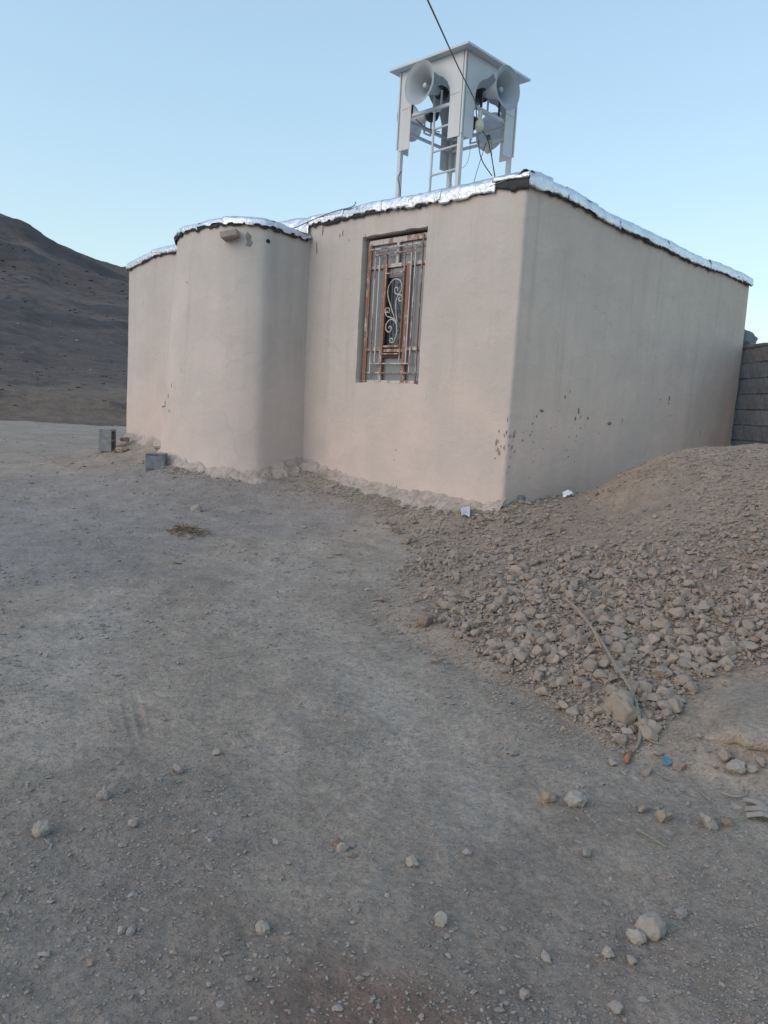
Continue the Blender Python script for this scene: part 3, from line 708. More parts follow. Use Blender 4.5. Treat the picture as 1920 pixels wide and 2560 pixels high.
# foil flashing: path u -> (s, t, outward ns, nt, top z)
def path(kind, u):
    u = np.asarray(u, float)
    if kind == 'side': return 0*u, u, -np.ones_like(u), 0*u, top_side(u)
    if kind == 'front': return u, 0*u, 0*u, -np.ones_like(u), top_fac(u)
    r = bay_r(u, np.full(u.shape, 3.22)); return SA-r*np.cos(u), -np.sin(u)*r, -np.cos(u), -np.sin(u), top_bay(u)
def flash(name, kind, u0, u1, drop, seed, mat, lift=0., ragged=.012, inn=.40, step=.018, lip=.058, cr=1., scale=1.):
    n = max(6, int((u1-u0)*scale/step)); u = np.linspace(u0, u1, n); s, t, ns, nt_, zt = path(kind, u)
    dr = drop(u) if callable(drop) else np.full(n, drop)
    dr = dr+ragged*fbm(u*scale*9, np.full(n, seed*1.7), 0, seed, 4)+ragged*.6*np.sign(vn(u*scale*23, np.full(n, seed*2.3), 0, seed+1))
    prof = [(-inn, -.015), (-inn*.5, .012), (-.10, .03), (-.035, lip), (.0, lip+.002), (.020, lip*.72), (.030, lip*.25), (.034, 0.), (.034, None, .35), (.033, None, .7), (.031, None, 1.)]
    V = []
    for j, q in enumerate(prof):
        o = q[0]+lift; z = zt+(q[1] if q[1] is not None else -dr*q[2])+lift*.6
        c1 = fbm(u*scale*5, np.full(n, j*.6+seed), 0, seed+3, 3); c2 = fbm(u*scale*13, np.full(n, j*1.1+seed), 0, seed+4, 3)
        amp = (.35 if j > 6 else 1.)*cr
        o = o+(.007*c1+.004*c2)*cr; z = z+(.012*c1+.004*c2)*amp*(1 if j < 8 else .5)
        V.append(W(s+ns*o, t+nt_*o, z))
    V = np.stack(V, 1); k = len(prof)
    ob = mesh_obj(name, V.reshape(-1, 3), grid_faces(n, k), mat, house, True)
    md = ob.modifiers.new('thick', 'SOLIDIFY'); md.thickness = .002; return ob
# bare felt under the foil
flash('bitumen_felt', 'side', -.03, TL+.02, lambda u: .062+0*u, 401, M_BIT, -.006, .014)
flash('bitumen_felt', 'front', -.03, 2.95, lambda u: .062+.035*(1-sm(u, .05, .35)), 402, M_BIT, -.006, .016)
flash('bitumen_felt', 'bay', .05, 3.1, lambda u: .032+0*u, 403, M_BIT, -.005, .016, .2, scale=1.)
flash('bitumen_felt', 'front', 4.9, SL+.02, .055, 404, M_BIT, -.006, .012)
# foil sheets
def sheets(kind, cuts, drop, seed, **k):
    for i in range(len(cuts)-1):
        flash('foil_sheet', kind, cuts[i]-.012, cuts[i+1]+.012, drop(i) if callable(drop) else drop, seed+i*7, M_FOIL, .002+.004*(i % 2), **k)
sheets('side', [.30, .62, 1.15, 1.62, 2.3, 2.75, 3.45, 3.95, 4.55, 5.0, TL+.02], lambda i: .05+.006*((i*37) % 3), 500, ragged=.006)
flash('foil_sheet', 'side', -.04, .33, lambda u: .075-.02*sm(u, .15, .3), 560, M_FOIL, .008, .006, lip=.07, cr=1.7)
flash('foil_sheet', 'front', -.035, .36, lambda u: -.035+0*u, 570, M_FOIL, .003, .008)
sheets('front', [.34, .98, 1.75, 2.35, 2.92], lambda i: [.085, .06, .045, .04][i], 600, ragged=.014)
sheets('front', [2.92, 3.5, 4.2, 5.0], .21, 650, ragged=.006, cr=1.5)
sheets('front', [5.0, 5.7, 6.4, SL+.02], .05, 680, ragged=.008)
sheets('bay', [.02, .45, .95, 1.35, 1.75, 2.2, 2.7, 3.12], lambda i: [.015, .022, .005, .02, .01, .03, .03][i], 720, ragged=.016, inn=.16, lip=.05, cr=1.6)
# bay roof of foil, slightly domed
rb = np.linspace(0, 1, 14); TH, RB = np.meshgrid(np.linspace(-.0, math.pi, 60), rb, indexing='ij')
zz = 3.255+.04*(1-RB**2)+.015*fbm(TH*3, RB*4, 0, 140, 3)+.02
mesh_obj('bay_roof', W(SA-(RA*.9)*RB*np.cos(TH), -np.sin(TH)*RA*.9*RB, zz).reshape(-1, 3), grid_faces(60, 14), M_FOIL, house, True)

# crumbling clay footing
def footing(name, pts_, wfun, hfun, seed):
    n = len(pts_); prof = np.linspace(0, 1, 12); V = []
    s, t, ns, nt_, u = (np.array(c) for c in zip(*pts_))
    wd = np.maximum(wfun(u)*(1+.75*fbm(u*2.2, u*0+seed, 0, seed, 4)+.55*fbm(u*11, u*0+seed, 0, seed+2, 4)), .03); hh = hfun(u)*(1+.5*fbm(u*3, u*0+seed, 0, seed+5, 3))
    for q in prof:
        o = -.02+wd*q; S1 = s+ns*o; T1 = t+nt_*o; Pq = W(S1, T1, 0*S1)
        zb = zg(Pq[:, 0], Pq[:, 1]); edge = .018*(1-q**4)-.02*sm(q, .86, 1.)
        z = zb+hh*(1-q)**1.7+edge+.028*fbm(Pq[:, 0]*12, Pq[:, 1]*12, 0, seed+8, 3)*(q > .03)+.026*fbm(Pq[:, 0]*34, Pq[:, 1]*34, 0, seed+9, 3)*(q > .1)
        V.append(np.stack([Pq[:, 0], Pq[:, 1], z], -1))
    return mesh_obj(name, np.stack(V, 1).reshape(-1, 3), grid_faces(n, 12), M_FOOT, house, True)
fp = [(x, 0., 0., -1., x) for x in np.linspace(-.02, 2.86, 240)]
footing('clay_footing', fp, lambda u: .12+.24*np.exp(-((u-.75)/.45)**2), lambda u: .055+0*u, 151)
fb = []
for a in np.linspace(.04, 3.1, 260):
    r = float(bay_r(np.array(a), np.array(.55))); fb.append((SA-r*math.cos(a), -math.sin(a)*r, -math.cos(a), -math.sin(a), a*1.05))
footing('clay_footing', fb, lambda u: .10+.05*np.exp(-((u-.3)/.4)**2), lambda u: .055+0*u, 161)
fl = [(x, 0., 0., -1., x) for x in np.linspace(4.99, SL, 120)]
footing('clay_footing', fl, lambda u: .16+0*u, lambda u: .07+0*u, 171)

# scars, mud splashes and rust runs
def blot(mb, P0, ax, ay, nrm, w_, h_, seed, off=.004):
    k = 10; rs = np.random.default_rng(seed); a = np.linspace(0, 2*math.pi, k, endpoint=False); rad = rs.uniform(.5, 1.1, k)
    pts = [P0+ax*(math.cos(t)*r*w_)+ay*(math.sin(t)*r*h_)+nrm*(off*.4) for t, r in zip(a, rad)]
    mb.add([P0+nrm*off]+pts, [(0, i+1, (i+1) % k+1) for i in range(k)])
Zu = np.array([0, 0, 1.])
def marks(lst, plane, name, mat, seed):
    nrm = -D_ if plane == 'side' else -T_; ax = T_ if plane == 'side' else D_; mb = MB()
    for i, (x, y, a, b, *ex) in enumerate(lst):
        h = planehit(x, y, (D_ if plane == 'side' else T_), C0); h = wob(h)
        d = np.linalg.norm(h-CAM)/F; ang = ex[0] if ex else 0.
        ax2 = ax*math.cos(ang)+Zu*math.sin(ang); ay2 = -ax*math.sin(ang)+Zu*math.cos(ang)
        blot(mb, h, ax2, ay2, nrm, a*d/2*1.3, b*d/2, seed+i, .004)
    return mb.build(name, mat, house)
def q_(zx, zy): return 1200+zx*.434, 940+zy*.434
sidem = [(*q_(517, 88), 7, 24), (*q_(488, 120), 8, 11), (*q_(350, 200), 15, 12), (*q_(322, 232), 5, 9), (*q_(298, 275), 6, 8), (*q_(567, 198), 9, 18), (*q_(577, 235), 3, 12), (*q_(547, 245), 6, 12, .3), (*q_(618, 242), 8, 10), (*q_(745, 272), 16, 12), (*q_(1092, 130), 7, 18), (*q_(1087, 158), 5, 6), (*q_(577, 300), 5, 6), (*q_(560, 345), 4, 11), (*q_(527, 300), 3, 5), (*q_(516, 352), 3, 4), (*q_(636, 372), 8, 4, .4), (*q_(660, 347), 4, 6), (*q_(683, 330), 5, 4), (*q_(290, 340), 4, 7), (*q_(250, 325), 3, 5), (*q_(246, 370), 4, 7), (*q_(308, 380), 3, 5), (*q_(397, 330), 3, 5), (*q_(386, 362), 3, 3), (*q_(365, 418), 3, 5), (*q_(512, 466), 5, 9, .5), (*q_(490, 480), 2, 5), (*q_(502, 425), 3, 5), (*q_(532, 427), 2, 4), (*q_(548, 492), 2, 5), (*q_(308, 493), 3, 4), (*q_(282, 585), 2, 4), (*q_(454, 200), 3, 4), (*q_(1096, 226), 4, 4), (*q_(1040, 135), 3, 5), (*q_(1266, 325), 2, 22), (*q_(818, 258), 2.4, 15, -.15), (*q_(605, 285), 2, 6), (*q_(168, 522), 3, 6), (*q_(158, 555), 3, 5), (*q_(555, 375), 4, 4), (*q_(404, 300), 2, 4), (*q_(463, 163), 2, 3), (*q_(272, 315), 2, 3), (*q_(298, 320), 6, 3)]
tag(marks(sidem, 'side', 'plaster_scar', M_MARK, 800), kind='stuff')
rs = np.random.default_rng(5); corn = [(*q_(188+rs.normal(0, 14), 400+rs.normal(0, 45)), rs.uniform(1.5, 3.5), rs.uniform(5, 14), rs.normal(-.3, .2)) for _ in range(18)]
tag(marks(corn+[(*q_(160, 250), 4, 16), (*q_(150, 325), 5, 12), (*q_(200, 330), 3, 22, -.3)], 'side', 'soot_mark', M_MARKD, 900), kind='stuff')
cf = [(1247+rs.normal(0, 7), 1110+rs.normal(0, 18), rs.uniform(1.5, 3), rs.uniform(6, 18), rs.normal(-.1, .2)) for _ in range(15)]
tag(marks(cf+[(990, 1125, 3, 12), (991, 1222, 3, 26, -.12), (985, 1150, 2, 5), (1090, 1240, 2, 4), (937, 1080, 1.6, 40, .05), (905, 1060, 1.5, 22)], 'front', 'soot_mark', M_MARKD, 950), kind='stuff')
tag(marks([(808, 575, 3, 34, .06), (793, 620, 2.6, 40, -.1), (850, 590, 2, 14), (857, 583, 2, 22), (912, 592, 2, 16), (872, 600, 2, 10)], 'front', 'rust_run', M_RUSTRUN, 980), kind='stuff')
# bay marks (on the curved face)
mb = MB()
def bayhit(px, py):
    r = ray(px, py); ks = np.linspace(7, 12, 4000); Pk = CAM+np.outer(ks, r/r[1]); s, t = st(Pk[:, 0], Pk[:, 1]); th_ = np.arctan2(-t, SA-s)
    ins = np.hypot(s-SA, t) < bay_r(th_, Pk[:, 2]); i = np.argmax(ins); nn = np.array([math.cos(th_[i])*-1, -math.sin(th_[i])]); N3 = D_*nn[0]+T_*nn[1]; return Pk[i], N3
for i, (x, y, a, b, g_) in enumerate([(414, 1008, 10, 14, .5), (422, 990, 4, 16, -.2), (410, 1016, 12, 5, .2), (424, 1028, 5, 12, 0), (452, 958, 16, 3, .25), (468, 705, 9, 2, -.5), (430, 965, 2, 22, 0)]):
    h, N3 = bayhit(x, y); ax = np.cross(Zu, N3); d = np.linalg.norm(h-CAM)/F
    blot(mb, h, ax*math.cos(g_)+Zu*math.sin(g_), Zu*math.cos(g_)-ax*math.sin(g_), N3, a*d/2, b*d/2, 40+i, .012)
tag(mb.build('scrape_mark', M_MARKD, house), kind='stuff')
# brick stub, drain and hole under the bay foil
mb = MB(); h, N3 = bayhit(580, 591); ax = np.cross(Zu, N3); mb.box(h+N3*.05+Zu*.0, ax*.97+Zu*.22, N3, Zu*.97-ax*.22, .095, .10, .038, .012); mb.build('brick', plain('pinkish_brick', (.36, .30, .265), .95, 0, .3, 20, .6), house)
mb = MB(); h, N3 = bayhit(621, 602); ax = np.cross(Zu, N3)
for i, (a, b, c, d) in enumerate([(.0, .03, .045, .06), (.01, -.03, .07, .045)]): blot(mb, h+ax*a+Zu*b, ax, Zu, N3, c*.8, d, 70+i, .016)
mb.build('felt_rag', M_MARKD, house)
mb = MB(); h, N3 = bayhit(670, 603); ax = np.cross(Zu, N3); mb.tube([h-N3*.03, h+N3*.008], .022, 10); mb.build('drain_hole', M_DARK, house)

# ------------------------------------------------------------------ window
WD = .04                                   # grille plane depth behind the facade
win = thing('window_tmp', tuple(W((WS0+WS1)/2, .08, WZ0)), None, None)
win.name = 'window'; win.parent = house; win.location = Vector(tuple(ORG['window_tmp']-ORG[house.name])) if 'window_tmp' in ORG else win.location
ORG[win.name] = W((WS0+WS1)/2, .08, WZ0)
ww, wh = WS1-WS0, WZ1-WZ0
def wp(p, q, dep): return W(WS1-(WS1-WS0)*p, dep, WZ0+q*wh)        # p 0 left..1 right, q 0 bottom..1 top
def wbar(name, p0, q0, p1, q1, w_, th_, dep, mat):
    mb = MB(); a = wp(p0, q0, dep); b = wp(p1, q1, dep); d = b-a; L = np.linalg.norm(d); d /= L; n_ = T_; sdd = np.cross(d, n_)
    mb.box((a+b)/2, d, sdd, n_, L/2, w_/2, th_/2, min(w_, th_)*.12); return mb.build(name, mat, win)
GD = .075                                   # frame plane
pl_, pr_, q0_, q1_ = .055, .965, .012, .955
# panes
def pane(p0, p1, q0, q1, mat, dep=GD+.02):
    mb = MB(); a = wp(p0, q0, dep); b = wp(p1, q1, dep); c = (a+b)/2
    mb.box(c, D_, T_, Zu, abs((p1-p0)*ww)/2, .003, abs((q1-q0)*wh)/2); return mb.build('pane', mat, win)
m1, m2 = .335, .70
for a, b in ((pl_, m1), (m2, pr_)):
    for c, d in ((q0_, .235), (.235, .79), (.79, q1_)): pane(a+.004, b-.004, c+.004, d-.004, M_GLASS)
pane(m1+.004, m2-.004, q0_+.004, .19, M_GLASS); pane(m1+.004, .515, .79+.004, q1_, M_GLASS); pane(.523, m2-.004, .79+.004, q1_, M_GLASS)
pane(m1+.01, m2-.12, .25, .775, M_GLASSD, GD+.03); pane(m1+.01, m2-.004, .715, .775, M_GLASS, GD+.018)
mb = MB(); c = wp((m1+m2)/2, .48, GD+.40); mb.box(c, D_, T_, Zu, .5, .01, .75); mb.build('dark_backing', M_DARK, win)  # added sheet, near-black to stand in for the unlit room
# flat frame members
fr = MB()
for (p0, q0, p1, q1, w_) in ((pl_, q0_, pl_, q1_+.01, .035), (pr_, q0_, pr_, q1_+.01, .035)):
    wbar('frame', p0, q0, p1, q1, w_, .03, GD, M_RUST if p0 < .5 else M_SASH)
wbar('frame', pl_, q1_+.0, pr_, q1_+.0, .055, .032, GD, M_RUSTW); wbar('frame', pl_, q0_, pr_, q0_, .035, .032, GD, M_RUSTW)
wbar('rail', pl_+.02, .79, pr_-.02, .79, .038, .026, GD-.004, M_RUSTW); wbar('rail', pl_+.02, .235, m1, .235, .038, .026, GD-.004, M_RUSTW); wbar('rail', m2, .235, pr_-.02, .235, .038, .026, GD-.004, M_RUSTW)
wbar('mullion', m1, q0_, m1, .79, .046, .034, GD-.008, M_RUST); wbar('mullion', m2, q0_, m2, .79, .046, .034, GD-.008, M_RUST)
wbar('mullion', .52, .79, .52, q1_, .034, .03, GD-.006, M_RUSTW)
wbar('sash_rail', m1+.02, .25, m2-.02, .25, .03, .03, GD-.01, M_RUST); wbar('sash_rail', m1+.02, .225, m2-.02, .225, .034, .028, GD-.006, M_RUSTW); wbar('sash_rail', m1+.02, .185, m2-.02, .185, .028, .03, GD-.01, M_SASH)
wbar('sash_stile', .645, .25, .645, .775, .03, .03, GD+.008, M_SASH)
# grille bars in front
BW = .014
for (p, qa, qb, mt) in ((.115, .0, .945, M_RUST), (.915, .0, .965, M_RUST), (.19, .075, .905, M_RUSTW), (.815, .075, .92, M_RUSTW), (.262, .135, .865, M_RUSTP), (.755, .135, .865, M_RUSTP), (.375, .20, .865, M_RUST), (.655, .135, .865, M_RUST)):
    wbar('grille_bar', p, qa, p, qb, BW, BW, WD, mt)
for (pa, pb, q, mt) in ((.115, .915, .905, M_RUSTW), (.19, .815, .865, M_RUST), (.19, .815, .135, M_RUSTW), (.115, .915, .072, M_RUST), (.375, .655, .735, M_RUST), (.375, .655, .25, M_RUST), (.375, .655, .20, M_RUST)):
    wbar('grille_bar', pa, q, pb, q, BW, BW, WD-.012, mt)
def zw(pts): 
    return [planehit(860+x/4.808, 530+y/4.808, T_, W(0, WD, 0)) for x, y in pts]
def spiral(cx, cy, r0, r1, a0, a1, n=22, sx=1., ):
    return [(cx+sx*(r0+(r1-r0)*k/n)*math.cos(a0+(a1-a0)*k/n), cy+(r0+(r1-r0)*k/n)*math.sin(a0+(a1-a0)*k/n)) for k in range(n+1)]
pi = math.pi
s_main = [(632, 1480), (636, 1400), (620, 1310), (590, 1220), (560, 1120), (535, 1040), (528, 960), (542, 890), (580, 830), (625, 805), (672, 822), (697, 870), (692, 930), (668, 985)]
s_a = [(668, 985)]+spiral(636, 935, 58, 8, 1.0, 1.0+2*pi*1.05, 22, .62)[1:]
s_b = [(640, 1340), (628, 1250), (624, 1150), (630, 1060), (650, 1005)]+spiral(675, 1042, 50, 8, -2.0, -2.0+2*pi*1.15, 24, .75)
s_c = [(628, 1330), (600, 1285), (560, 1268), (515, 1250), (497, 1205)]+spiral(530, 1190, 46, 7, pi, pi+2*pi*1.12, 24, .75)
s_d = [(600, 1560), (628, 1480), (636, 1400), (622, 1330), (580, 1292), (535, 1310), (505, 1365), (508, 1420), (540, 1445), (568, 1420), (570, 1385), (550, 1375), (538, 1400)]
s_e = [(600, 1558), (572, 1572), (552, 1548), (560, 1520), (582, 1525), (580, 1545)]
for crv in (s_main, s_a, s_b, s_c, s_d, s_e):
    mb = MB(); mb.tube(smooth_curve(zw(crv), 3 if len(crv) > 16 else 5), .0065, 6); mb.build('scroll', M_RUSTP, win, True)

# ------------------------------------------------------------------ loudspeaker tower on the roof
S1, T1 = 1.375, .687; WT = .86; ZR = 3.38; ZC = 5.06; ZB = 4.23
tower = thing('speaker_tower', tuple(W(S1+WT/2, T1+WT/2, ZR)), 'white steel tower with square roof cap and arched side panels on the foil roof', 'tower')
def TW(a, b, z): return W(S1+a, T1+b, z)
for (a, b) in ((0, 0), (WT, 0), (0, WT), (WT, WT)):
    mb = MB(); mb.bar(TW(a, b, ZR-.02), TW(a, b, ZC), .045, .045, tuple(D_)); mb.build('post', M_WHITE, tower)
def panel(o, ax, out):
    """arched sheet: o bottom reference corner, ax along the face"""
    lw, zsp, zap = .155, 4.66, 4.985; w2 = WT/2
    half = [(lw, ZB), (lw, zsp), (lw+.012, 4.74), (lw+.05, 4.81), (lw+.11, 4.865), (lw+.18, 4.90), (lw+.225, 4.935), (w2-.012, 4.97)]
    pts = [(0, ZB), *half, (w2, zap)]+[(WT-a, z) for a, z in reversed(half)]+[(WT, ZB), (WT, ZC), (0, ZC)]
    bm = bmesh.new(); vs_ = [bm.verts.new(tuple(o+ax*a+Zu*z)) for a, z in pts]; f = bm.faces.new(vs_)
    r = bmesh.ops.extrude_face_region(bm, geom=[f]); bmesh.ops.translate(bm, verts=[e for e in r['geom'] if isinstance(e, bmesh.types.BMVert)], vec=Vector(tuple(out*.006)))
    bmesh.ops.recalc_face_normals(bm, faces=bm.faces[:]); bmesh.ops.triangulate(bm, faces=[f_ for f_ in bm.faces if len(f_.verts) > 4])
    bm.verts.index_update(); v = [list(x.co) for x in bm.verts]; fc = [[x.index for x in q.verts] for q in bm.faces]; bm.free()
    return mesh_obj('arched_panel', v, fc, M_WHITE, tower)
e_ = .026
o0 = TW(0, 0, 0)
panel(o0-T_*e_, D_, -T_); panel(o0-D_*e_, T_, -D_); panel(o0+T_*(WT+e_), D_, T_); panel(o0+D_*(WT+e_), T_, D_)
# corner trims and sheet seams
for (a, b) in ((0, 0), (WT, 0), (0, WT), (WT, WT)):
    mb = MB(); sa = -1 if a == 0 else 1; sb = -1 if b == 0 else 1
    mb.bar(TW(a+sa*.030, b+sb*.030, ZB+.02), TW(a+sa*.030, b+sb*.030, ZC-.002), .016, .016, tuple(D_)); mb.build('corner_trim', M_WHITE, tower)
for o, ax, out in ((o0-T_*(e_+.0065), D_, -T_), (o0-D_*(e_+.0065), T_, -D_)):
    for a in (0.02, WT-.15):
        mb = MB(); mb.bar(o+ax*a+Zu*4.665, o+ax*(a+.135)+Zu*4.655, .002, .003, (0, 0, 1)); mb.build('sheet_seam', M_WIREG, tower)
# cap
ov = .125; z0 = ZC+.002; z1 = ZC+.028; cp = [TW(-ov, -ov, z0), TW(WT+ov, -ov, z0), TW(WT+ov, WT+ov, z0), TW(-ov, WT+ov, z0)]
v = cp+[p+Zu*.022 for p in cp]+[TW(WT/2, WT/2, z1+.10)]
mesh_obj('roof_cap', v, [(0, 1, 2, 3), (0, 4, 5, 1), (1, 5, 6, 2), (2, 6, 7, 3), (3, 7, 4, 0), (4, 8, 5), (5, 8, 6), (6, 8, 7), (7, 8, 4)], M_WHITE, tower)
mb = MB(); mb.lathe(TW(WT/2, WT/2, z1+.085), (0, 0, 1), [(0, .05), (.03, .045), (.07, .02), (.09, .001)], 10); mb.build('finial', M_WHITE, tower, True)
# frame bars
for z in (4.585,):
    for a, b in (((0, 0), (WT, 0)), ((0, 0), (0, WT)), ((WT, 0), (WT, WT)), ((0, WT), (WT, WT))):
        mb = MB(); mb.bar(TW(*a, z), TW(*b, z), .03, .03); mb.build('cross_bar', M_WHITE, tower)
for a, b in (((WT, 0), (WT, WT)), ((0, WT), (WT, WT))):
    mb = MB(); mb.bar(TW(*a, 4.46), TW(*b, 4.46), .028, .028); mb.build('cross_bar', M_WHITE, tower)
mb = MB(); mb.tube([TW(.385, 0, ZR), TW(.385, 0, 4.57)], .013, 8); mb.build('ladder_rail', M_WHITE, tower, True)
for z in (3.68, 3.905, 4.145, 4.38):
    mb = MB(); mb.tube([TW(.385, 0, z-.005), TW(.01, 0, z+.008)], .012, 8); mb.build('ladder_rung', M_WHITE, tower, True)
for (a, b) in ((.72, 0.), (0., .3), (0., .62), (.55, WT)):
    mb = MB(); mb.bar(TW(a, b, 4.58), TW(a, b, 4.80), .018, .018, tuple(D_)); mb.build('horn_support', M_BLACK, tower)
# horns
def horn(c, ax, label, el=0.):
    ax = ax/np.linalg.norm(ax); hr_ = thing('horn_loudspeaker', tuple(c-ax*.14), label, 'loudspeaker', 'horn loudspeakers on the roof tower')
    RM = .213
    prof = [(-.30, .035), (-.24, .048), (-.18, .068), (-.12, .095), (-.07, .125), (-.03, .158), (-.008, .186), (0, RM)]
    pin = [(0, RM-.001), (-.008, .182), (-.03, .153), (-.07, .120), (-.12, .090), (-.18, .063), (-.24, .043), (-.30, .030), (-.30, .001)]
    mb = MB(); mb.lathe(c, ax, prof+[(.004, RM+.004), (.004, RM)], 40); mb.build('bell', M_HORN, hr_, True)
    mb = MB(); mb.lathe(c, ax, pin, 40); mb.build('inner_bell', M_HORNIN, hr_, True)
    mb = MB(); mb.lathe(c, ax, [(-.28, .016), (-.20, .018), (-.095, .022), (-.085, .027), (-.075, .024), (-.07, .001)], 16); mb.build('phase_plug', M_HORN, hr_, True)
    mb = MB(); mb.lathe(c, ax, [(-.295, .001), (-.295, .06), (-.31, .072), (-.38, .072), (-.40, .06), (-.405, .001)], 20); mb.build('driver', M_BLACK, hr_, True)
    sd_ = np.cross(ax, Zu); mb = MB()
    for k in (-1, 1): mb.bar(c-ax*.29+sd_*.055*k, c-ax*.29+sd_*.055*k-Zu*.20, .012, .022)
    mb.bar(c-ax*.29-Zu*.20-sd_*.055, c-ax*.29-Zu*.20+sd_*.055, .022, .012); mb.build('bracket', M_WHITE, hr_)
ev = .17
horn(TW(WT/2+.02, -e_-ev, 4.80), -T_-D_*-.05, 'grey horn loudspeaker under the cap facing front left, in the left arch of the tower')
horn(TW(-e_-ev-.04, WT/2, 4.79), -D_, 'grey horn loudspeaker facing right, in the right arch of the tower')
horn(TW(WT+e_+ev+.10, WT/2, 4.74), D_, 'grey horn loudspeaker facing away left, half behind the left leg panel of the tower')
horn(TW(WT/2+.06, WT+e_+ev+.06, 4.69), T_, 'grey horn loudspeaker facing away at the rear right of the tower')
# lamp bulbs
def bulb(p, label, s=1.):
    b = thing('lamp_bulb', tuple(p), label, 'light bulb')
    mb = MB(); mb.lathe(p, (0, 0, -1), [(.0, .001), (0, .022), (.05, .024), (.06, .018)], 12); mb.build('socket', M_WIREG if s < 1 else M_HORN, b, True)
    mb = MB(); mb.lathe(p, (0, 0, -1), [(.055, .02), (.08, .03), (.11, .044*s), (.16, .047*s), (.19, .036*s), (.205, .001)], 14); mb.build('glass_globe', M_BULB, b, True)
fp_ = lambda x, y, off: planehit(x, y, D_, TW(off, 0, 0))
bulb(fp_(1201, 278, -.04), 'yellowish lamp bulb hanging in the right arch beside the power cable')
bulb(fp_(1222, 338, .3), 'dusty lamp bulb hanging behind, below the rear right horn', .8)
# small control box, insulator
# wires
def wire(name, pts, r, mat, label, cat='cable', n=8, s=6):
    mb = MB(); c = smooth_curve(pts, n); mb.tube(c, r, s); o = mb.build(name, mat, None, True, tuple(c[0])); tag(o, label, cat); return o
def on_ray(px, py, Y):
    r = ray(px, py); return CAM+r*(Y/r[1])
pA = on_ray(1187, 252, 8.15); pB = on_ray(1070, 2, 4.6); dirr = (pB-pA); far = pA+dirr*3.2
wire('overhead_cable', [far+Zu*.25, pB+dirr*.6, pB, pA+dirr*.5-Zu*.01, pA, fp_(1192, 292, -.06), fp_(1205, 325, -.05), fp_(1225, 370, -.04), TW(-.03, WT*.9, ZR+.16)-Zu*.0, TW(-.05, WT+.02, ZR+.05)], .0058, M_WIRE, 'dark overhead power cable running down to the tower and onto the roof')
wire('cable', [fp_(1197, 350, .1), fp_(1198, 375, .1), fp_(1207, 405, .05), fp_(1230, 440, 0)], .006, M_WIRE, 'thick dark cable looping from the tower down to the roof edge')
wire('wire', [fp_(1228, 345, .2), fp_(1230, 390, .15), fp_(1238, 440, .1)], .003, M_WIREG, 'thin wire dropping beside the right rear leg of the tower')
wire('wire', [planehit(1003, 428, T_, TW(0, -.03, 0)), planehit(995, 445, T_, TW(0, -.04, 0)), planehit(1000, 470, T_, TW(0, -.035, 0)), planehit(1001, 495, T_, TW(0, -.03, 0))], .005, M_WIRE, 'dark wire running down the left leg of the tower')
wire('wire', [fp_(1175, 352, .05), fp_(1174, 385, .1), fp_(1165, 412, .2), fp_(1148, 424, .3)], .0025, M_WIREG, 'thin pale wire loop right of the front leg of the tower')
wire('wire', [TW(.5, .3, 4.5), TW(.5, .35, 4.2), TW(.46, .5, 3.85), TW(.5, .7, 3.75), TW(.6, .8, 3.45)], .0025, M_WIREG, 'thin wire hanging inside the tower behind the ladder')
wire('wire', [TW(.3, WT-.05, 4.45), TW(.42, WT-.05, 4.1), TW(.5, WT-.06, 3.75), TW(.62, WT-.08, 3.42)], .0035, M_WIRE, 'dark slack wire hanging along the rear leg panel of the tower')
wire('wire', [planehit(1040, 298, T_, TW(0, .2, 0)), planehit(1052, 310, T_, TW(0, .2, 0)), planehit(1072, 322, T_, TW(0, .15, 0)), planehit(1100, 330, T_, TW(0, .3, 0))], .005, M_WIRE, 'dark wire strung low between the left leg and the ladder of the tower')
mb = MB(); q = TW(0, WT, ZR+.05)
for i in range(4): mb.lathe(q-D_*.0, (0, 0, 1), [(-.06, .001), (-.06, .05), (0, .045), (.05, .04), (.07, .001)], 8) if i == 0 else None
tag(mb.build('clay_lump', M_BIT, None, True, tuple(q)), 'dark lump sealing the foot of the right tower leg', 'lump')
# cable along foil edge
wire('cable', [on_ray(622, 597, 8.72), on_ray(655, 592, 8.8), on_ray(700, 580, 8.95), on_ray(740, 568, 9.05), on_ray(785, 548, 8.93), on_ray(835, 529, 8.66), on_ray(880, 517, 8.4), on_ray(890, 505, 8.8)], .006, M_WIREG, 'grey cable rising from the rounded bay over the foil edge of the main roof')

# ------------------------------------------------------------------ block wall at the right
bw = None
P0 = W(-.02, TL+.06, 0)                       # starts at the back corner of the building
dirw = np.array([.10, -1.0, 0]); dirw /= np.linalg.norm(dirw)
P0 = planehit(1905, 1000, D_, W(0, 0, 0))*0+np.array([W(0, TL, 0)[0]+.12, W(0, TL, 0)[1]+.75, 0]); nw = np.array([dirw[1], -dirw[0], 0])
bw = thing('block_wall', tuple(P0+Zu*.9), 'grey concrete block wall running from the back corner of the building', 'wall')
mats = [M_BLOCK, M_BLOCKD, M_BLOCKD]; blk = {}
def block_mesh(i, mt):
    k = (i, mt.name)
    if k not in blk:
        bm = bmesh.new(); bmesh.ops.create_cube(bm, size=2)
        for v_ in bm.verts: v_.co = (v_.co.x*.196, v_.co.y*.10, v_.co.z*.0985)
        bmesh.ops.bevel(bm, geom=bm.edges[:], offset=.008, segments=1, affect='EDGES')
        rs_ = random.Random(i)
        for v_ in bm.verts: v_.co += Vector((rs_.uniform(-1, 1), rs_.uniform(-1, 1), rs_.uniform(-1, 1)))*.003
        me = bpy.data.meshes.new('block'); bm.to_mesh(me); bm.free(); me.materials.append(mt); blk[k] = me
    return blk[k]
angw = math.atan2(dirw[1], dirw[0]); LW = 2.9
ztop = 2.50
nc = 11
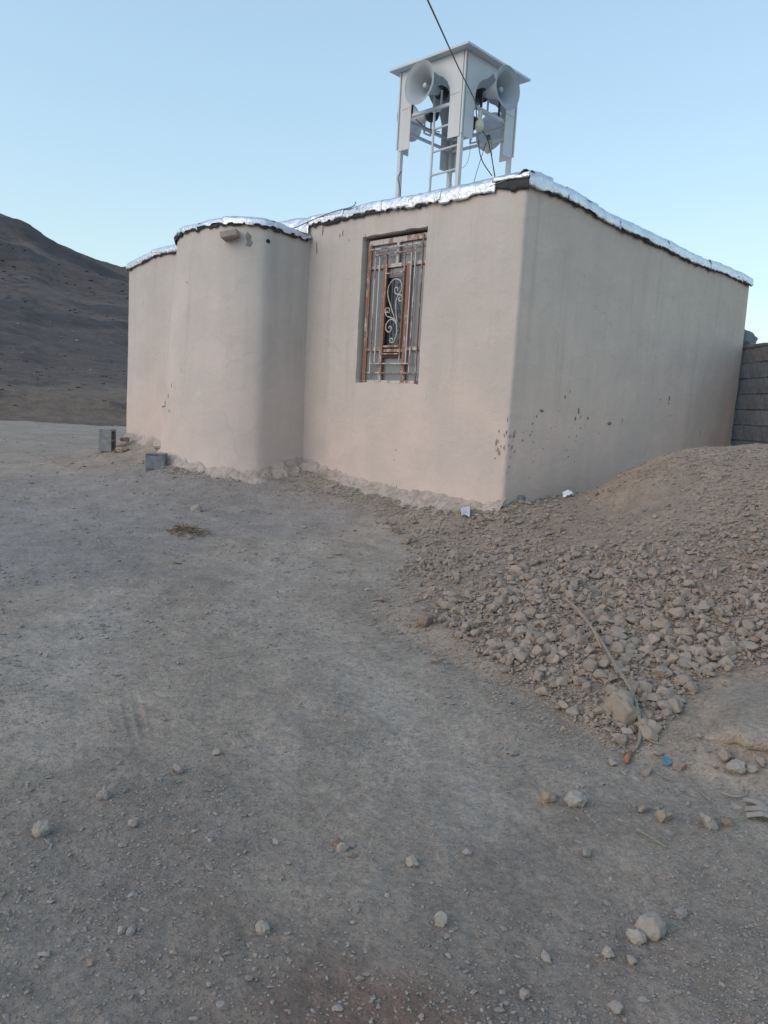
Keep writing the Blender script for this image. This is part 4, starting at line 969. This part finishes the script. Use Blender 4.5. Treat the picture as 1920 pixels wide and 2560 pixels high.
for c in range(nc):
    z = ztop-.1-c*.213; k0 = -.6+(.2 if c % 2 else 0)
    L = k0
    while L < LW:
        mt = M_BLOCKB if c == 0 else mats[random.randrange(3)]
        o = bpy.data.objects.new('block', block_mesh(random.randrange(6), mt)); COL.objects.link(o); o.parent = bw
        pos = P0+dirw*(L+.2)+Zu*(z+.035*math.sin(L*.8)*0+random.uniform(-.003, .003))+nw*random.uniform(-.005, .005)
        o.location = tuple(pos-(P0+Zu*.9)); o.rotation_euler = (random.uniform(-.01, .01), random.uniform(-.008, .008), angw+random.uniform(-.01, .01)); L += .406
mb = MB(); mb.box(P0+dirw*(LW/2-.2)+Zu*(ztop-.1*nc-.08), dirw, nw, Zu, LW/2+.35, .087, .107*nc-.03); mb.build('mortar', M_MORTAR, bw)
mb = MB()
L = -.5
while L < LW: mb.box(P0+dirw*(L+.1)+Zu*(ztop+.025+random.uniform(-.008, .008)), dirw, nw, Zu, .12, .11, .025, .012); L += .2
mb.build('mortar_cap', plain('mortar_cap_grey', (.19, .19, .195), .95, 0, .35, 12, .8), bw)
# lump on top of the wall
lp = planehit(1866, 866, nw, P0)
lump = stone('rock', np.array([lp[0], lp[1], ztop+.045]), .19, 555, plain('blue_grey_rock', (.20, .23, .26), .9, 0, .3, 8, .6), 'rounded grey-blue rock lying on top of the block wall by the building', 'rock', None, I3, (1.0, .8, 1.15), .0, .4)

# ------------------------------------------------------------------ loose blocks and rubble by the building
def hollow_block(p, rz, size, label, up):
    """hollow concrete block; up: axis index standing vertical"""
    t = thing('concrete_block', tuple(p), label, 'concrete block')
    lx, ly, lz = size; mb = MB(); c, s_ = math.cos(rz), math.sin(rz)
    ax, ay = np.array([c, s_, 0]), np.array([-s_, c, 0]); o = np.array(p)+Zu*(lz/2-.01); wt = .03
    if up == 'end':          # stands on its end: cells open to the side (ay)
        for k in (-1, 1): mb.box(o+ax*k*(lx/2-wt/2), ax, ay, Zu, wt/2, ly/2, lz/2, .004)
        for k in (-1, 0, 1): mb.box(o+Zu*k*(lz/2-wt/2), ax, ay, Zu, lx/2-wt+.001, ly/2-.003, wt/2)
    else:                    # lies on its side: cells open to the side (ay)
        for k in (-1, 1): mb.box(o+Zu*k*(lz/2-wt/2), ax, ay, Zu, lx/2, ly/2, wt/2, .004)
        for k in (-1, 0, 1): mb.box(o+ax*k*(lx/2-wt/2), ax, ay, Zu, wt/2, ly/2-.003, lz/2-wt+.001)
    mb.build('shell', M_BLOCK, t)
    mb = MB()
    mb.box(o-ay*(ly/2-.012), ax, ay, Zu, lx/2-.01, .012, lz/2-.01); mb.build('end_face', M_BLOCKD if up != 'end' else M_BLOCK, t)
p_ = on_ground([268], [1126])[0]; d_ = np.linalg.norm(p_-CAM)
hollow_block(p_, R(88)+math.pi, (.19, .19, 52*d_/F), 'grey concrete block standing on end in the open, left of the building', 'end')
p_ = on_ground([384], [1173])[0]; d_ = np.linalg.norm(p_-CAM)
hollow_block(p_+np.array([.0, .10, 0]), R(5), (.215, .19, 42*d_/F), 'grey concrete block lying against the left of the rounded bay', 'lie')
for i, (x, y, w_, mt, lab) in enumerate([(310, 1108, 30, M_RED, 'reddish-brown stone on top of the small heap at the left building corner'), (306, 1122, 34, M_CLOD, 'flat brown stone at the bottom of the small heap at the left building corner'), (288, 1128, 16, M_RED, 'small reddish stone beside the standing concrete block'), (322, 1096, 24, M_CLOD, 'dark stone leaning on the left building corner'), (400, 1118, 36, M_CLOD, 'low brown rubble lump between left wall and rounded bay')]):
    p_ = on_ground([x], [y+w_*.2])[0]; d_ = np.linalg.norm(p_-CAM); p_[2] += (.07 if 'on top' in lab else 0)
    stone('stone', p_, w_*d_/F/2, 600+i, mt, lab, 'stone', None, I3, (1.1, .9, .7), .15)
def chunk(x, y, w_, h_, rz, mt, label):
    p_ = on_ground([x], [y])[0]; d_ = np.linalg.norm(p_-CAM)/F; mb = MB(); c, s_ = math.cos(rz), math.sin(rz)
    mb.box(p_+Zu*h_*d_*.4, (c, s_, .08), (-s_, c, 0), (-.08, 0, 1), w_*d_/2, w_*d_*.4, h_*d_/2, .012)
    v = np.array(mb.v); v = v+.012*np.stack([vn(v[:, 0]*30, v[:, 1]*30, v[:, 2]*30, k) for k in (1, 2, 3)], -1); mb.v = [tuple(a) for a in v]
    tag(mb.build('broken_block', mt, None, False, tuple(p_)), label, 'broken block')
chunk(1310, 1238, 26, 26, .5, M_BLOCK, 'broken block chunk leaning on the side wall near the corner, left one')
chunk(1345, 1228, 30, 22, 1.2, M_CLOD, 'broken block chunk by the side wall, right of the leaning one')
chunk(1300, 1258, 22, 16, .9, M_BLOCK, 'small block fragment right at the building corner')
# rough bits spilled along the wall foot
n_ = 900; u = RNG.uniform(0, 1, n_); s_w = RNG.uniform(0, 2.9, n_); off = np.abs(RNG.normal(0, .14, n_))+.12
pw_ = W(s_w, -off, 0*s_w); a = RNG.uniform(0, math.pi, 900); rb_ = 1.18+np.abs(RNG.normal(0, .09, 900)); pb_ = W(SA-rb_*np.cos(a), -np.sin(a)*rb_, 0*a)
t_w = RNG.uniform(0, 1.3, 260); pc_ = W(-np.abs(RNG.normal(0, .1, 260))-.03, t_w, 0*t_w)
pq = np.concatenate([pw_, pb_, pc_]); pq[:, 2] = zg(pq[:, 0], pq[:, 1])
tag(merged('wall_foot_rubble', pq, RNG.uniform(.006, .02, len(pq))*np.where(RNG.uniform(0, 1, len(pq)) < .08, 1.9, 1), V1, M_PALE, .2, .8), kind='stuff')

# scrub, stones and ruts on the hill
n_ = 1500; a = RNG.uniform(-36, -8, n_); r_ = RNG.uniform(31, 120, n_); keep = RNG.uniform(0, 1, n_) < .8; a, r_ = a[keep], r_[keep]
hx_, hy_ = r_*np.sin(np.radians(a)), r_*np.cos(np.radians(a)); cl = fbm(hx_*.12, hy_*.12, 0, 88, 3) > -.05; a, r_, hx_, hy_ = a[cl], r_[cl], hx_[cl], hy_[cl]
ph = np.stack([hx_, hy_, hill_z(a, r_)], -1)
M_SCRUB = stone_mat('dry_scrub', (.05, .047, .042), (.09, .08, .07))
tag(merged('hill_scrub_clumps', ph, RNG.uniform(.0012, .0036, len(ph))*r_, V1, M_SCRUB, .3, .35, .3), kind='stuff')
n_ = 70; a = RNG.uniform(-36, -10, n_); r_ = RNG.uniform(27, 70, n_); ph = np.stack([r_*np.sin(np.radians(a)), r_*np.cos(np.radians(a)), np.maximum(hill_z(a, r_), zg(r_*np.sin(np.radians(a)), r_*np.cos(np.radians(a))))], -1)
tag(merged('bank_stones', ph, RNG.uniform(.0012, .003, n_)*r_, V1, M_PALE, .3, .6), kind='stuff')

# ------------------------------------------------------------------ litter, reed, twigs
def gpt(x, y, up=.01): p = on_ground([x], [y])[0]; return p+Zu*up
reed = thing('dry_reed', tuple(gpt(1560, 1760, 0)), 'long dry reed stalk lying bent down the front of the dirt pile', 'reed')
rp = [gpt(1418, 1525, .05), gpt(1450, 1575, .06), gpt(1490, 1640, .06), gpt(1530, 1705, .06), gpt(1572, 1770, .07), gpt(1594, 1815, .045), gpt(1600, 1845, .02), gpt(1593, 1870, .012), gpt(1578, 1886, .012)]
c = smooth_curve(rp, 6); mb = MB(); mb.tube(c, [.0045+.0035*math.sin(i/len(c)*3) for i in range(len(c))], 8); mb.build('stalk', M_TWIG, reed, True)
mb = MB(); mb.tube(smooth_curve([gpt(1408, 1510, .045), gpt(1440, 1555, .07), gpt(1475, 1618, .065), gpt(1500, 1660, .06)], 6), .0065, 8); mb.build('split_end', M_STRAW, reed, True)
mb = MB(); mb.tube([gpt(1578, 1884, .012), gpt(1568, 1896, .012), gpt(1566, 1908, .008)], [.006, .012, .006], 8); mb.build('root_tip', plain('reed_tip_orange', (.36, .16, .08), .9), reed, True)
for nm, pts, lab in [('twig', [(1345, 1532), (1375, 1527), (1410, 1516)], 'short grey twig lying level left of the reed top'), ('twig', [(1628, 1945), (1640, 1965), (1655, 1985)], 'short dark twig below the brown clod near the blue scrap'), ('twig', [(1640, 1935), (1665, 1948), (1690, 1958)], 'thin twig slanting right below the blue scrap'), ('twig', [(1610, 1850), (1632, 1862), (1655, 1868)], 'thin curved twig right of the reed foot'), ('twig', [(1700, 1935), (1740, 1975), (1775, 2010)], 'long thin twig running down right between blue scrap and husk'), ('twig', [(1590, 2085), (1630, 2108), (1665, 2130)], 'thin twig half buried in the ground below the brown clods')]:
    mb = MB(); c = smooth_curve([gpt(x, y, .012) for x, y in pts], 5); mb.tube(c, .0035, 6); tag(mb.build(nm, M_TWIG, None, True, tuple(c[0])), lab, 'twig')
def scrap(name, x, y, w_, h_, mat, label, cat, lift=.02, n=7, seed=1):
    p0 = gpt(x, y, 0); d = np.linalg.norm(p0-CAM)/F; U, V_ = np.meshgrid(np.linspace(-1, 1, n), np.linspace(-1, 1, n), indexing='ij')
    X_ = p0[0]+U*w_*d/2*(1-.25*np.abs(V_)*vn(U*3, V_*3, 0, seed)); Y_ = p0[1]+V_*h_*d*1.1; Z_ = zg(X_, Y_)+.006+lift*(.5+.5*fbm(U*1.7+seed, V_*1.7, 0, seed, 3))+lift*.6*(V_+1)*.5
    o = mesh_obj(name, np.stack([X_, Y_, Z_], -1).reshape(-1, 3), grid_faces(n, n)[:, ::-1], mat, None, False, tuple(p0)); md = o.modifiers.new('thick', 'SOLIDIFY'); md.thickness = .0015; return tag(o, label, cat)
scrap('paper_scrap', 1418, 1241, 22, 9, M_PAPER, 'crumpled white paper scrap at the foot of the side wall', 'litter', .045, 6, 2)
scrap('plastic_scrap', 1163, 1296, 22, 16, M_PLAS, 'crumpled clear plastic scrap on the clay footing near the corner', 'litter', .05, 6, 4)
scrap('plastic_scrap', 1664, 1912, 18, 9, M_BLUE, 'small blue plastic scrap below the reed', 'litter', .015, 5, 6)
for i, (a, b) in enumerate((((1860, 2010), (1925, 2045)), ((1860, 2035), (1935, 2050)), ((1862, 2050), (1940, 2062)))):
    pa, pb = gpt(*a, .012), gpt(*b, .016); mid = (pa+pb)/2+Zu*.012; s2_ = np.cross((pb-pa)/np.linalg.norm(pb-pa), Zu)*.016
    v = []
    for p_, k_ in ((pa, 1.), (mid, 1.1), (pb, .8)): v += [p_-s2_*k_, p_+Zu*.008, p_+s2_*k_]
    mb = MB(); mb.add(v, [(0, 1, 4, 3), (1, 2, 5, 4), (3, 4, 7, 6), (4, 5, 8, 7)])
    if i == 0: husk = thing('dry_husk', tuple(pa), 'pale dry plant husk of folded leaves at the right edge of the foreground', 'husk')
    mb.build('leaf', M_HUSK, husk)
c = smooth_curve([gpt(1800, 1985, .01), gpt(1828, 1998, .012), gpt(1850, 2002, .012), gpt(1870, 1996, .01)], 5); mb = MB(); mb.tube(c, .004, 6); tag(mb.build('straw', M_HUSK, None, True, tuple(c[0])), 'pale curved straw lying above left of the dry husk', 'straw')
# hardened crust slab at the foot of the pile
fe = [gpt(x, y, 0) for x, y in ((1748, 1846), (1775, 1858), (1812, 1874), (1850, 1890), (1880, 1906), (1920, 1908), (1975, 1902), (2040, 1890))]
be = [gpt(x, y, 0) for x, y in ((1725, 1800), (1735, 1770), (1765, 1730), (1800, 1705), (1850, 1690), (1910, 1680), (1980, 1680), (2060, 1690))]
fe = smooth_curve(fe, 8); be = smooth_curve(be, 8); nb = 26; V = []
for a, b in zip(fe, be):
    for k, q in enumerate(np.concatenate([[0, 0, 0], np.linspace(0, 1, nb)**1.2])):
        p_ = a+(b-a)*q; zz_ = float(zg(p_[0], p_[1], False)); e_l = min(1., 2.2*np.linalg.norm(a[:2]-fe[0][:2])/.35)
        p_ = np.array([p_[0]+.012*float(vn(a[0]*22, a[1]*22, 0, 5)), p_[1]+.015*float(vn(a[0]*25, a[1]*25, 0, 6)), 0])
        if k == 0: p_ = p_+(b-a)*.16; p_[2] = zz_+.006*e_l
        elif k == 1: p_ = p_+(b-a)*.03; p_[2] = zz_+.034*e_l
        elif k == 2: p_[2] = zz_+.050*e_l
        else: p_[2] = zz_-.02+(.082*e_l+.02)*(1-q**1.6)+.005*float(vn(p_[0]*9, p_[1]*9, 0, 8))
        V.append(p_)
sl_ = mesh_obj('mud_crust', np.array(V), grid_faces(len(fe), nb+3), M_SOIL, None, True, tuple(fe[0]))
tag(sl_, 'flat dusty slab of hardened mud crust with broken front edge below the dirt pile', 'mud crust')
# straw clump
p0 = gpt(462, 1338, 0); mb = MB(); rs = random.Random(4)
for _ in range(130):
    a, b = rs.gauss(0, .085), rs.gauss(0, .05); x_, y_ = p0[0]+a, p0[1]+b; z_ = float(zg(x_, y_))+rs.uniform(0, .035)
    g_ = rs.uniform(0, 6.28); L = rs.uniform(.02, .05); q = np.array([x_, y_, z_]); e = np.array([math.cos(g_)*L, math.sin(g_)*L, rs.uniform(-.01, .02)]); mb.tube([q-e, q, q+e+Zu*.004], .0035, 4)
tag(mb.build('straw_clump', M_DUNG, None, False, tuple(p0)), 'small clump of brown dry straw lying on the gravel in front of the rounded bay', 'straw clump')
print('objects', len(bpy.data.objects))
